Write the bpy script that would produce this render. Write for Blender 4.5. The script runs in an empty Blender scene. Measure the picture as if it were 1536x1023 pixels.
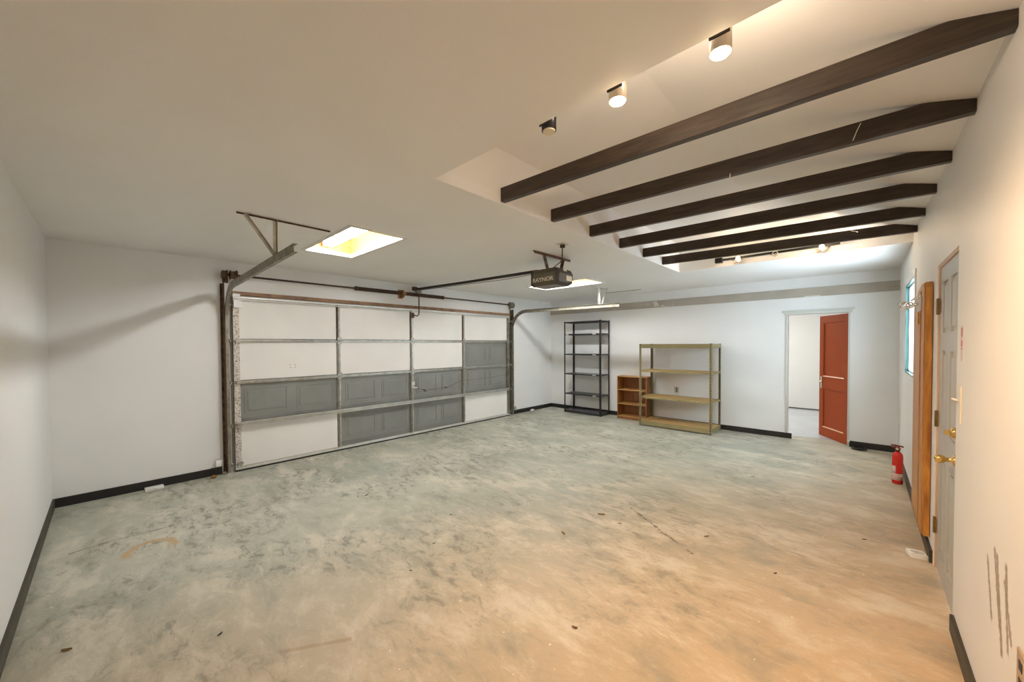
import bpy, bmesh, math, random
from mathutils import Vector, Matrix
random.seed(7)
PI = math.pi
C = bpy.context.scene.collection
S = bpy.context.scene

# ------------------------------------------------------------------ materials
def srgb(r, g, b):
    f = lambda c: (c/255/12.92) if c/255 <= .04045 else ((c/255+.055)/1.055)**2.4
    return (f(r), f(g), f(b), 1)

def base_mat(name, col, rough=.5, metal=0.0, var=.06, scale=6.0, bump=0.0, bscale=60.0, spec=.5, stretch=None, detail=4):
    m = bpy.data.materials.new(name); m.use_nodes = True
    nt = m.node_tree; N = nt.nodes; L = nt.links
    b = N['Principled BSDF']
    b.inputs['Roughness'].default_value = rough
    b.inputs['Metallic'].default_value = metal
    b.inputs['Specular IOR Level'].default_value = spec
    tc = N.new('ShaderNodeTexCoord'); mp = N.new('ShaderNodeMapping')
    L.new(tc.outputs['Object'], mp.inputs['Vector'])
    if stretch: mp.inputs['Scale'].default_value = stretch
    nz = N.new('ShaderNodeTexNoise'); nz.inputs['Scale'].default_value = scale; nz.inputs['Detail'].default_value = detail
    L.new(mp.outputs[0], nz.inputs['Vector'])
    cr = N.new('ShaderNodeValToRGB')
    d = tuple(max(0, c*(1-var)) for c in col[:3])+(1,)
    u = tuple(min(1, c*(1+var)) for c in col[:3])+(1,)
    cr.color_ramp.elements[0].position = .3; cr.color_ramp.elements[0].color = d
    cr.color_ramp.elements[1].position = .7; cr.color_ramp.elements[1].color = u
    L.new(nz.outputs['Fac'], cr.inputs['Fac'])
    L.new(cr.outputs['Color'], b.inputs['Base Color'])
    if bump:
        n2 = N.new('ShaderNodeTexNoise'); n2.inputs['Scale'].default_value = bscale; n2.inputs['Detail'].default_value = 3
        L.new(mp.outputs[0], n2.inputs['Vector'])
        bp = N.new('ShaderNodeBump'); bp.inputs['Strength'].default_value = bump; bp.inputs['Distance'].default_value = .01
        L.new(n2.outputs['Fac'], bp.inputs['Height']); L.new(bp.outputs[0], b.inputs['Normal'])
    return m

def emit(name, col, st):
    m = bpy.data.materials.new(name); m.use_nodes = True
    b = m.node_tree.nodes['Principled BSDF']
    b.inputs['Base Color'].default_value = (.8, .8, .8, 1)
    b.inputs['Emission Color'].default_value = col; b.inputs['Emission Strength'].default_value = st
    return m

class NB:
    """small helper for math node chains"""
    def __init__(s, m): s.nt = m.node_tree; s.N = s.nt.nodes; s.L = s.nt.links
    def m(s, op, a, b=None, clamp=False):
        n = s.N.new('ShaderNodeMath'); n.operation = op; n.use_clamp = clamp
        for i, v in enumerate((a, b)):
            if v is None: continue
            if isinstance(v, (int, float)): n.inputs[i].default_value = v
            else: s.L.new(v, n.inputs[i])
        return n.outputs[0]
    def noise(s, vec, scale, detail=4, rough=.5, dist=0.0):
        n = s.N.new('ShaderNodeTexNoise'); n.inputs['Scale'].default_value = scale
        n.inputs['Detail'].default_value = detail; n.inputs['Roughness'].default_value = rough; n.inputs['Distortion'].default_value = dist
        s.L.new(vec, n.inputs['Vector']); return n.outputs['Fac']
    def ramp(s, v, a, b):
        n = s.N.new('ShaderNodeMapRange'); n.clamp = True
        n.inputs['From Min'].default_value = a; n.inputs['From Max'].default_value = b
        s.L.new(v, n.inputs['Value']); return n.outputs[0]
    def mix(s, f, a, b):
        n = s.N.new('ShaderNodeMix'); n.data_type = 'RGBA'; n.clamp_factor = True
        if isinstance(f, (int, float)): n.inputs[0].default_value = f
        else: s.L.new(f, n.inputs[0])
        for i, v in ((6, a), (7, b)):
            if isinstance(v, tuple): n.inputs[i].default_value = v
            else: s.L.new(v, n.inputs[i])
        return n.outputs[2]
    def seg(s, U, V, p, q, w, soft, jitter=None):
        """1 near the line p-q (2D), 0 away"""
        dx, dy = q[0]-p[0], q[1]-p[1]; l2 = dx*dx+dy*dy
        u = s.m('SUBTRACT', U, p[0]); v = s.m('SUBTRACT', V, p[1])
        t = s.m('ADD', s.m('MULTIPLY', u, dx/l2), s.m('MULTIPLY', v, dy/l2), clamp=True)
        a = s.m('SUBTRACT', u, s.m('MULTIPLY', t, dx)); b = s.m('SUBTRACT', v, s.m('MULTIPLY', t, dy))
        d = s.m('SQRT', s.m('ADD', s.m('MULTIPLY', a, a), s.m('MULTIPLY', b, b)))
        if jitter is not None: d = s.m('ADD', d, jitter)
        return s.ramp(d, w+soft, w)

M = {}
def paint(name, col, extra=None):
    m = base_mat(name, col, rough=.55, var=.025, scale=1.3, bump=.06, bscale=140, spec=.3)
    return m
M['wall'] = paint('wall_paint', (.80, .80, .785, 1))
M['ceil'] = paint('ceiling_paint', (.87, .86, .835, 1))
M['well'] = paint('well_paint', (.86, .845, .82, 1))
M['band'] = base_mat('band_paint', (.43, .385, .32, 1), rough=.7, var=.08, scale=4)
M['trimw'] = base_mat('white_trim', (.78, .76, .72, 1), rough=.45, var=.03)
M['casing'] = base_mat('grey_white_casing', (.60, .61, .56, 1), rough=.5, var=.03)
M['black'] = base_mat('black_vinyl', (.012, .011, .010, 1), rough=.5, var=.25)
M['litbase'] = base_mat('dark_baseboard_light_tint', (.045, .038, .022, 1), rough=.55, var=.3, scale=12)  # black baseboard with the olive brown of the light put into its colour
M['beam'] = base_mat('dark_stained_wood', (.042, .028, .018, 1), rough=.38, var=.45, scale=5, stretch=(1, 12, 12), bump=.2, bscale=20)
M['galv'] = base_mat('galvanised_steel', (.42, .41, .37, 1), rough=.42, metal=.75, var=.22, scale=14)
M['galvd'] = base_mat('dull_track_steel', (.27, .25, .20, 1), rough=.5, metal=.7, var=.3, scale=16)
M['galvl'] = base_mat('pale_strut_steel', (.62, .61, .56, 1), rough=.45, metal=.35, var=.12, scale=10)
M['rusty'] = base_mat('rusty_steel', (.11, .062, .035, 1), rough=.75, metal=.2, var=.6, scale=22)
M['rusto'] = base_mat('orange_rust', (.36, .18, .07, 1), rough=.8, metal=.1, var=.5, scale=30)
M['header'] = base_mat('brown_header', (.27, .155, .085, 1), rough=.7, var=.35, scale=8)
M['spring'] = base_mat('dark_spring', (.075, .045, .033, 1), rough=.55, metal=.5, var=.4, scale=30)
M['skin'] = base_mat('grey_door_skin', (.225, .228, .212, 1), rough=.5, var=.08, scale=3)
M['foam'] = base_mat('white_insulation', (.80, .78, .74, 1), rough=.75, var=.03, scale=2)
M['blackm'] = base_mat('black_metal', (.012, .012, .013, 1), rough=.35, var=.3)
M['blackshelf'] = base_mat('worn_black_shelf', (.03, .032, .035, 1), rough=.28, var=.4, scale=9)
M['gold'] = base_mat('tan_painted_steel', (.28, .23, .11, 1), rough=.45, var=.12, scale=6)
M['particle'] = base_mat('particle_board', (.47, .31, .12, 1), rough=.7, var=.2, scale=60)
M['outletm'] = base_mat('almond_plastic', (.62, .58, .48, 1), rough=.4, var=.03)
M['socket_slotshade'] = base_mat('dark_socket_and_slot_shade', (.03, .028, .025, 1), rough=.6)
M['whitep'] = base_mat('white_plastic', (.82, .81, .77, 1), rough=.4, var=.03)
M['brass'] = base_mat('polished_brass', (.78, .52, .17, 1), rough=.2, metal=1, var=.1)
M['hinge'] = base_mat('aged_brass_hinge', (.27, .17, .06, 1), rough=.4, metal=.8, var=.35, scale=30)
M['chrome'] = base_mat('chrome', (.82, .82, .82, 1), rough=.12, metal=1, var=.03)
M['lever'] = base_mat('satin_nickel', (.55, .5, .42, 1), rough=.3, metal=1, var=.05)
M['red'] = base_mat('extinguisher_red', (.62, .018, .012, 1), rough=.25, var=.08)
M['redk'] = base_mat('dark_red_plastic', (.22, .012, .010, 1), rough=.4, var=.1)
M['label'] = base_mat('label_paper', (.70, .58, .54, 1), rough=.6, var=.05)
M['reddoor'] = base_mat('red_brown_door_paint', (.37, .066, .014, 1), rough=.5, var=.06, scale=3, spec=.15)
M['rightdoor'] = base_mat('grey_door_paint', (.46, .45, .41, 1), rough=.35, var=.04)
M['jamb'] = base_mat('bare_pine_jamb', (.62, .42, .29, 1), rough=.6, var=.15, scale=5, stretch=(8, 8, 1))
M['openerm'] = base_mat('opener_brown_grey', (.105, .09, .058, 1), rough=.35, metal=.4, var=.15)
M['openerd'] = base_mat('opener_dark_plastic', (.025, .018, .014, 1), rough=.35, var=.2)
M['letter'] = base_mat('pale_lettering', (.62, .58, .5, 1), rough=.5, var=.02)
M['lens'] = base_mat('opener_lens', (.75, .66, .5, 1), rough=.3, var=.05)
M['rail'] = base_mat('black_rail', (.016, .012, .010, 1), rough=.4, metal=.3, var=.2)
M['cord'] = base_mat('dark_cord', (.05, .04, .032, 1), rough=.6)
M['pine'] = base_mat('yellow_plywood', (.34, .20, .055, 1), rough=.7, var=.16, scale=5, stretch=(1, 6, 6))
M['leaf'] = base_mat('dry_leaf', (.22, .12, .035, 1), rough=.8, var=.4, scale=40)
M['crumb'] = base_mat('dark_crumb', (.05, .028, .014, 1), rough=.8, var=.4, scale=40)
M['chip'] = base_mat('white_chip', (.75, .73, .66, 1), rough=.8, var=.05, scale=40)
M['silver'] = base_mat('white_lamp_can', (.72, .62, .5, 1), rough=.35, metal=.3, var=.05)
M['tube'] = emit('fluorescent_tube', (.97, .985, 1, 1), 54)
M['bulb'] = emit('halogen_bulb', (1, .72, .42, 1), 60)
M['stickr'] = base_mat('sticker_red', (.52, .22, .19, 1), rough=.6)
M['switchm'] = base_mat('ivory_switch', (.80, .72, .60, 1), rough=.35, var=.02)
M['platem'] = base_mat('brown_plate', (.42, .30, .2, 1), rough=.5, var=.1)

def wood(name, dark, light, sc=3.0, stretch=(9, 9, .7), rough=.4):
    m = bpy.data.materials.new(name); m.use_nodes = True; nb = NB(m); b = nb.N['Principled BSDF']
    tc = nb.N.new('ShaderNodeTexCoord'); mp = nb.N.new('ShaderNodeMapping'); mp.inputs['Scale'].default_value = stretch
    nb.L.new(tc.outputs['Object'], mp.inputs['Vector'])
    n1 = nb.noise(mp.outputs[0], sc, 6, .6, 1.2); n2 = nb.noise(mp.outputs[0], sc*5, 3, .5, .3)
    f = nb.m('ADD', nb.m('MULTIPLY', n1, .75), nb.m('MULTIPLY', n2, .25))
    nb.L.new(nb.mix(nb.ramp(f, .35, .65), dark, light), b.inputs['Base Color'])
    b.inputs['Roughness'].default_value = rough
    return m
M['oak'] = wood('honey_wood', (.30, .105, .016, 1), (.66, .31, .055, 1))
M['case'] = wood('bookcase_wood', (.18, .068, .015, 1), (.34, .145, .04, 1), stretch=(8, 8, 1))
M['caselight'] = wood('bookcase_edge_wood', (.40, .19, .055, 1), (.52, .28, .095, 1), stretch=(1, 8, 8))
M['speck'] = base_mat('corroded_white_stile', (.62, .58, .53, 1), rough=.6, metal=.2, var=.02)
def speckle(m):
    nb = NB(m); b = nb.N['Principled BSDF']
    tc = nb.N.new('ShaderNodeTexCoord'); n = nb.noise(tc.outputs['Object'], 75, 4, .7)
    nb.L.new(nb.mix(nb.ramp(n, .51, .60), (.66, .62, .56, 1), (.16, .09, .05, 1)), b.inputs['Base Color'])
speckle(M['speck'])

# wall with dark scuffs (right wall)
def scuffed():
    m = paint('scuffed_wall_paint', (.80, .775, .74, 1)); nb = NB(m); b = nb.N['Principled BSDF']
    src = b.inputs['Base Color'].links[0].from_socket
    g = nb.N.new('ShaderNodeNewGeometry'); sp = nb.N.new('ShaderNodeSeparateXYZ'); nb.L.new(g.outputs['Position'], sp.inputs[0])
    Y, Z = sp.outputs['Y'], sp.outputs['Z']
    n = nb.noise(g.outputs['Position'], 60, 3)
    j = nb.m('MULTIPLY', nb.m('SUBTRACT', n, .5), .03)
    tot = None
    for p, q, w in (((2.375, .70), (2.30, .50), .003), ((2.27, .77), (2.185, .53), .004), ((2.235, .76), (2.15, .45), .005),
                    ((2.115, .77), (2.10, .65), .005), ((2.125, .71), (2.04, .55), .004), ((2.105, .66), (2.075, .50), .003)):
        s_ = nb.seg(Y, Z, p, q, w+.003, .013, j)
        tot = s_ if tot is None else nb.m('MAXIMUM', tot, s_)
    tot = nb.m('MULTIPLY', tot, .8)
    nb.L.new(nb.mix(tot, src, (.22, .145, .09, 1)), b.inputs['Base Color'])
    b.inputs['Roughness'].default_value = .5
    return m
M['scuffwall'] = scuffed()

def peel():
    m = M['band']; nb = NB(m); b = nb.N['Principled BSDF']; src = b.inputs['Base Color'].links[0].from_socket
    g = nb.N.new('ShaderNodeNewGeometry'); sp = nb.N.new('ShaderNodeSeparateXYZ'); nb.L.new(g.outputs['Position'], sp.inputs[0])
    n = nb.noise(g.outputs['Position'], 9, 4, .65)
    near = nb.seg(sp.outputs['X'], sp.outputs['Z'], (-3.1, 2.36), (-2.85, 2.33), .03, .16)
    near2 = nb.seg(sp.outputs['X'], sp.outputs['Z'], (-.68, 2.292), (-.5, 2.292), .003, .008)
    f = nb.m('MAXIMUM', nb.m('MULTIPLY', near, nb.ramp(n, .53, .58)), near2)
    nb.L.new(nb.mix(f, src, (.72, .69, .63, 1)), b.inputs['Base Color'])
peel()

def concrete():
    m = bpy.data.materials.new('worn_concrete'); m.use_nodes = True; nb = NB(m); N, L = nb.N, nb.L; b = N['Principled BSDF']
    g = N.new('ShaderNodeNewGeometry'); P = g.outputs['Position']
    sp = N.new('ShaderNodeSeparateXYZ'); L.new(P, sp.inputs[0]); X, Y = sp.outputs['X'], sp.outputs['Y']
    mp = N.new('ShaderNodeMapping'); L.new(P, mp.inputs['Vector'])
    mp.inputs['Rotation'].default_value = (0, 0, .5); mp.inputs['Scale'].default_value = (1, 1.9, 1)
    big = nb.noise(P, .55, 3, .5, .4)
    mid = nb.noise(mp.outputs[0], 1.6, 8, .68, .35)
    fine = nb.noise(mp.outputs[0], 6.5, 8, .76, .5)
    grain = nb.noise(P, 90, 3, .6)
    c = nb.mix(nb.ramp(big, .38, .62), (.315, .325, .265, 1), (.40, .40, .325, 1))
    # broad tan tint on the house side: warm lamp light put into slab colour
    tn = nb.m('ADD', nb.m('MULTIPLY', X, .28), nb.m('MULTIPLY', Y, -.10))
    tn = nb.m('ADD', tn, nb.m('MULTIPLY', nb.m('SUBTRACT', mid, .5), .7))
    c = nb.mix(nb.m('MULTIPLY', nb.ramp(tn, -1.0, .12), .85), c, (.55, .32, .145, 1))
    # pale trowel swirls
    c = nb.mix(nb.m('MULTIPLY', nb.ramp(mid, .51, .62), .55), c, (.60, .56, .46, 1))
    c = nb.mix(nb.m('MULTIPLY', nb.ramp(fine, .53, .68), .45), c, (.62, .59, .50, 1))
    # dark smears
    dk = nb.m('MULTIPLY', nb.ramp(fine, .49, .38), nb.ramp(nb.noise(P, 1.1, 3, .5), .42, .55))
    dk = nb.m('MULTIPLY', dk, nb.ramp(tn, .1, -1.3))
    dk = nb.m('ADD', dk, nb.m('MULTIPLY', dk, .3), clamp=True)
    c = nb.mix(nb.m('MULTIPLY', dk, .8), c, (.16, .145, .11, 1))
    c = nb.mix(nb.m('MULTIPLY', nb.ramp(mid, .47, .36), .42), c, (.20, .185, .14, 1))
    # small white chips
    w = nb.ramp(nb.noise(P, 38, 2, .5), .735, .76)
    c = nb.mix(nb.m('MULTIPLY', w, .8), c, (.75, .73, .66, 1))
    # rust ring
    dx = nb.m('SUBTRACT', X, -3.99); dy = nb.m('SUBTRACT', Y, .205)
    dx2 = nb.m('MULTIPLY', dx, .85)
    r = nb.m('SQRT', nb.m('ADD', nb.m('MULTIPLY', dx2, dx2), nb.m('MULTIPLY', dy, dy)))
    r = nb.m('ADD', r, nb.m('MULTIPLY', nb.m('SUBTRACT', nb.noise(P, 14, 3), .5), .05))
    ring = nb.ramp(nb.m('ABSOLUTE', nb.m('SUBTRACT', r, .135)), .035, .012)
    op = nb.ramp(dx, .085, .0)
    c = nb.mix(nb.m('MULTIPLY', nb.m('MULTIPLY', ring, op), .75), c, (.42, .25, .09, 1))
    # cracks
    jn = nb.m('MULTIPLY', nb.m('SUBTRACT', nb.noise(P, 13, 5, .7), .5), .035)
    cs = nb.seg(X, Y, (-4.36, -.22), (-4.40, .0), .004, .005, jn)
    cs = nb.m('MAXIMUM', cs, nb.seg(X, Y, (-4.40, .0), (-4.37, .42), .003, .005, jn))
    cs = nb.m('MAXIMUM', cs, nb.seg(X, Y, (-.86, 7.52), (-.17, 7.56), .004, .008, nb.m('MULTIPLY', jn, 1.5)))
    brk = nb.ramp(nb.noise(P, 17, 5, .7), .44, .52)
    cs = nb.m('MAXIMUM', cs, nb.m('MULTIPLY', brk, nb.seg(X, Y, (-1.60, 3.36), (-.92, 2.93), .003, .010, nb.m('MULTIPLY', jn, 2.2))))
    c = nb.mix(nb.m('MULTIPLY', cs, .85), c, (.085, .055, .03, 1))
    # streaks of rust
    for p, q in (((-2.15, .58), (-1.98, .85)),):
        c = nb.mix(nb.m('MULTIPLY', nb.seg(X, Y, p, q, .004, .016, jn), .5), c, (.30, .19, .08, 1))
    c = nb.mix(nb.m('MULTIPLY', nb.ramp(grain, .35, .7), .10), c, (.25, .23, .18, 1))
    mu = N.new('ShaderNodeMix'); mu.data_type = 'RGBA'; mu.blend_type = 'MULTIPLY'; mu.inputs[0].default_value = 1
    L.new(c, mu.inputs[6]); mu.inputs[7].default_value = (1.17, 1.17, 1.17, 1); L.new(mu.outputs[2], b.inputs['Base Color'])
    rr = nb.m('ADD', nb.m('MULTIPLY', fine, .35), .33)
    L.new(rr, b.inputs['Roughness']); b.inputs['Specular IOR Level'].default_value = .42
    bp = N.new('ShaderNodeBump'); bp.inputs['Strength'].default_value = .25; bp.inputs['Distance'].default_value = .012
    L.new(nb.m('ADD', fine, nb.m('MULTIPLY', grain, .25)), bp.inputs['Height']); L.new(bp.outputs[0], b.inputs['Normal'])
    return m
M['floor'] = concrete()
M['nextfloor'] = base_mat('smooth_grey_floor', (.50, .52, .56, 1), rough=.22, var=.05, scale=2)
def glassm():
    m = bpy.data.materials.new('window_glass'); m.use_nodes = True; b = m.node_tree.nodes['Principled BSDF']
    b.inputs['Base Color'].default_value = (.93, 1, .98, 1); b.inputs['Roughness'].default_value = 0
    b.inputs['Transmission Weight'].default_value = 1; b.inputs['IOR'].default_value = 1.01
    return m
M['glass'] = glassm()
M['teal'] = base_mat('teal_window_frame', (.03, .12, .11, 1), rough=.4, var=.05)

# ------------------------------------------------------------------ geometry helpers
def bx(bm, x0, x1, y0, y1, z0, z1, mi=0, bev=0.0):
    vs = [bm.verts.new(p) for p in ((x0,y0,z0),(x1,y0,z0),(x1,y1,z0),(x0,y1,z0),(x0,y0,z1),(x1,y0,z1),(x1,y1,z1),(x0,y1,z1))]
    fs = [(0,3,2,1),(4,5,6,7),(0,1,5,4),(1,2,6,5),(2,3,7,6),(3,0,4,7)]
    out = []
    for f in fs:
        fc = bm.faces.new([vs[i] for i in f]); fc.material_index = mi; out.append(fc)
    if bev:
        es = list({e for f in out for e in f.edges})
        r = bmesh.ops.bevel(bm, geom=es, offset=bev, segments=2, affect='EDGES', profile=.6)
        for f in r['faces']: f.material_index = mi
    return out

def prism(bm, pts, axis, a, b, mi=0):
    """extrude a 2D polygon along axis between a and b. pts in the two other axes (x,y,z order)"""
    def mk(p, v):
        if axis == 0: return (v, p[0], p[1])
        if axis == 1: return (p[0], v, p[1])
        return (p[0], p[1], v)
    A = [bm.verts.new(mk(p, a)) for p in pts]; B = [bm.verts.new(mk(p, b)) for p in pts]
    n = len(pts); fs = [bm.faces.new(A), bm.faces.new(B[::-1])]
    for i in range(n): fs.append(bm.faces.new([A[i], B[i], B[(i+1)%n], A[(i+1)%n]]))
    for f in fs: f.material_index = mi
    return fs

def tube(bm, pts, r, seg=10, mi=0, caps=True):
    pts = [Vector(p) for p in pts]; rings = []
    rs = r if isinstance(r, (list, tuple)) else [r]*len(pts)
    up = None
    for i, p in enumerate(pts):
        t = (pts[min(i+1, len(pts)-1)]-pts[max(i-1, 0)]).normalized()
        if up is None:
            up = Vector((0, 0, 1)) if abs(t.z) < .9 else Vector((1, 0, 0))
        n = t.cross(up).normalized(); b = n.cross(t).normalized(); up = b
        rings.append([bm.verts.new(p+(n*math.cos(2*PI*k/seg)+b*math.sin(2*PI*k/seg))*rs[i]) for k in range(seg)])
    for a, b in zip(rings, rings[1:]):
        for k in range(seg):
            f = bm.faces.new([a[k], a[(k+1)%seg], b[(k+1)%seg], b[k]]); f.smooth = True; f.material_index = mi
    if caps:
        for rg in (rings[0][::-1], rings[-1]):
            f = bm.faces.new(rg); f.material_index = mi

def sweep(bm, path, prof, side, mi=0):
    """path: list of 3D points, prof: 2D closed outline (a along side vector, b along the in-plane normal)"""
    path = [Vector(p) for p in path]; side = Vector(side).normalized(); rings = []
    for i, p in enumerate(path):
        t = (path[min(i+1, len(path)-1)]-path[max(i-1, 0)]).normalized()
        n = t.cross(side).normalized()
        rings.append([bm.verts.new(p+side*a+n*b) for a, b in prof])
    m = len(prof)
    for a, b in zip(rings, rings[1:]):
        for k in range(m):
            f = bm.faces.new([a[k], a[(k+1)%m], b[(k+1)%m], b[k]]); f.material_index = mi
    for rg in (rings[0][::-1], rings[-1]):
        f = bm.faces.new(rg); f.material_index = mi

def lathe(bm, prof, c=(0, 0, 0), seg=28, mi=0, axis=2):
    rings = []
    for r, z in prof:
        ring = []
        for k in range(seg):
            a = 2*PI*k/seg; p = (r*math.cos(a), r*math.sin(a), z)
            if axis == 0: p = (p[2], p[0], p[1])
            if axis == 1: p = (p[0], p[2], p[1])
            ring.append(bm.verts.new((p[0]+c[0], p[1]+c[1], p[2]+c[2])))
        rings.append(ring)
    for a, b in zip(rings, rings[1:]):
        for k in range(seg):
            f = bm.faces.new([a[k], a[(k+1)%seg], b[(k+1)%seg], b[k]]); f.smooth = True; f.material_index = mi
    for rg in (rings[0][::-1], rings[-1]):
        f = bm.faces.new(rg); f.material_index = mi

def obj(name, bm, mat, parent=None, loc=None, rot=None):
    bmesh.ops.recalc_face_normals(bm, faces=bm.faces[:])
    me = bpy.data.meshes.new(name); bm.to_mesh(me); bm.free()
    for m in (mat if isinstance(mat, (list, tuple)) else [mat]): me.materials.append(M[m] if isinstance(m, str) else m)
    o = bpy.data.objects.new(name, me); C.objects.link(o)
    if loc: o.location = loc
    if rot: o.rotation_euler = rot
    if parent: o.parent = parent
    return o

def setorigin(o, p):
    """move a mesh's origin to world point p without moving the mesh"""
    p = Vector(p); o.data.transform(Matrix.Translation(-p)); o.location = p; return o

def bxo(name, mat, parent, *boxes, bev=0.0):
    bm = bmesh.new()
    for b in boxes: bx(bm, *b, bev=bev)
    return obj(name, bm, mat, parent)

def tag(o, label, cat, group=None, kind=None):
    o['label'] = label; o['category'] = cat
    if group: o['group'] = group
    if kind: o['kind'] = kind
    return o

class Thing:
    """an Empty at the base; parts are modelled in world space and re-based"""
    def __new__(cls, name, label, cat, loc=(0, 0, 0), group=None, kind=None):
        o = bpy.data.objects.new(name, None); C.objects.link(o); o.location = loc; o.empty_display_size = .1
        tag(o, label, cat, group, kind); return o

def wpart(name, bm, mat, root, parent=None):
    """part modelled in world coordinates under root (whose location is the offset)"""
    o = obj(name, bm, mat)
    o.data.transform(Matrix.Translation(-Vector(root.location)))
    o.parent = parent or root
    return o

def wbox(name, mat, root, *boxes, parent=None, bev=0.0):
    bm = bmesh.new()
    for b in boxes: bx(bm, *b, bev=bev)
    return wpart(name, bm, mat, root, parent)

def wtube(name, mat, root, pts, r, seg=10, parent=None):
    bm = bmesh.new(); tube(bm, pts, r, seg); return wpart(name, bm, mat, root, parent)

def struct(name, bm, mat, label, cat):
    o = obj(name, bm, mat); tag(o, label, cat, kind='structure'); return o

# ------------------------------------------------------------------ room dimensions (metres)
XL, XR = -5.716, .371          # garage-door wall, house wall
YN, YB = -.386, 7.57           # near wall, back wall
H = 2.6
WX, WY0, WY1 = -1.976, 1.42, 5.72   # ceiling well
T = .14
NYB = 11.15                    # far wall of the next room
ZW = 3.0
def roof(x): return 2.675+(XR-x)*.264

def slab(bm, axis, t0, t1, u0, u1, v0, v1, holes, mi=0):
    """wall/ceiling slab with rectangular holes; axis 0: u=y v=z; 1: u=x v=z; 2: u=x v=y"""
    us = sorted({u0, u1}|{h[0] for h in holes}|{h[1] for h in holes}); vs = sorted({v0, v1}|{h[2] for h in holes}|{h[3] for h in holes})
    us = [u for u in us if u0 <= u <= u1]; vs = [v for v in vs if v0 <= v <= v1]
    for a, b in zip(us, us[1:]):
        for c, d in zip(vs, vs[1:]):
            mu, mv = (a+b)/2, (c+d)/2
            if any(h[0] < mu < h[1] and h[2] < mv < h[3] for h in holes): continue
            if axis == 0: bx(bm, t0, t1, a, b, c, d, mi)
            elif axis == 1: bx(bm, a, b, t0, t1, c, d, mi)
            else: bx(bm, a, b, c, d, t0, t1, mi)
    bmesh.ops.remove_doubles(bm, verts=bm.verts[:], dist=1e-5)
    # drop the doubled internal faces
    seen = {}
    for f in bm.faces[:]:
        k = tuple(sorted(v.index for v in f.verts))
    bm.verts.index_update()
    for f in bm.faces[:]:
        k = tuple(sorted(v.index for v in f.verts)); seen.setdefault(k, []).append(f)
    dele = [f for v in seen.values() if len(v) > 1 for f in v]
    if dele: bmesh.ops.delete(bm, geom=dele, context='FACES_ONLY')

# floor
bm = bmesh.new(); bx(bm, XL-T, XR+T, YN-T, 7.86, -.12, 0)
struct('floor', bm, 'floor', 'worn greenish grey concrete garage floor slab, tan where warm light is painted in', 'floor')
bm = bmesh.new(); bx(bm, -4.2, 2.2, 7.86, NYB+T, -.12, 0)
struct('floor', bm, 'nextfloor', 'smooth pale grey floor of the room beyond the doorway', 'floor')

# walls
bm = bmesh.new(); slab(bm, 0, XL-T, XL, YN-T, YB+T, 0, H+.1, [])
struct('wall_left', bm, 'wall', 'white wall around the overhead garage door', 'wall')
bm = bmesh.new(); slab(bm, 1, YN-T, YN, XL, XR, 0, H+.1, [])
struct('wall_near', bm, 'wall', 'plain white wall at the left edge of the view', 'wall')
DX0, DX1, DZ = -.90, -.165, 2.015
bm = bmesh.new(); slab(bm, 1, YB, YB+T, XL, XR+T, 0, H+.1, [(DX0, DX1, 0, DZ)])
struct('wall_back', bm, 'wall', 'white back wall behind the shelving, with the doorway in it', 'wall')
RY0, RY1, RZ = 3.12, 3.89, 2.075
VY0, VY1, VZ0, VZ1 = 5.38, 6.56, 1.20, 2.23
bm = bmesh.new(); slab(bm, 0, XR, XR+T, YN-T, YB, 0, 3.3, [(RY0, RY1, 0, RZ), (VY0, VY1, VZ0, VZ1)])
struct('wall_right', bm, 'scuffwall', 'cream wall along the right with dark scuff marks low down', 'wall')

# ceiling with the well and two light box openings
R1 = (-4.44, -3.29, 1.475, 1.995); R2 = (-4.45, -3.24, 5.21, 5.745)
bm = bmesh.new(); slab(bm, 2, H, H+.08, XL-T, XR, YN-T, YB+T, [(WX, XR, WY0, WY1), R1, R2])
struct('ceiling', bm, 'ceil', 'flat painted garage ceiling with skylight-like openings', 'ceiling')
bm = bmesh.new()
bx(bm, WX-.06, WX, WY0-.06, WY1+.06, H+.08, 3.3)
bx(bm, WX, XR, WY0-.06, WY0, H+.08, 3.3)
bx(bm, WX, XR, WY1, WY1+.06, H+.08, 3.3)
XC = XR-(ZW-2.675)/.264
prism(bm, [(WX, ZW), (XC, ZW), (XR, roof(XR)), (XR, roof(XR)+.08), (XC, ZW+.08), (WX, ZW+.08)], 1, WY0, WY1)
struct('ceiling', bm, 'well', 'raised pale ceiling recess above the dark beams, with a crease where it slopes', 'ceiling')

# next room shell
bm = bmesh.new(); bx(bm, -4.2, 2.2, NYB, NYB+T, 0, 2.7)
struct('wall_far', bm, 'wall', 'bright white wall seen through the open doorway', 'wall')
bm = bmesh.new(); bx(bm, -4.2-T, -4.2, YB+T, NYB+T, 0, 2.7)
struct('wall_far_left', bm, 'wall', 'left side wall of the room beyond the doorway', 'wall')
bm = bmesh.new(); bx(bm, 2.2, 2.2+T, YB+T, NYB+T, 0, 2.7); bx(bm, XR+T, 2.2+T, YB, YB+T, 0, 2.7)
struct('wall_far_right', bm, 'wall', 'right side wall of the room beyond the doorway', 'wall')
bm = bmesh.new(); bx(bm, -4.2-T, 2.2+T, YB+T, NYB+T, 2.7, 2.8)
struct('ceiling', bm, 'wall', 'ceiling of the room beyond the doorway', 'ceiling')

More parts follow.
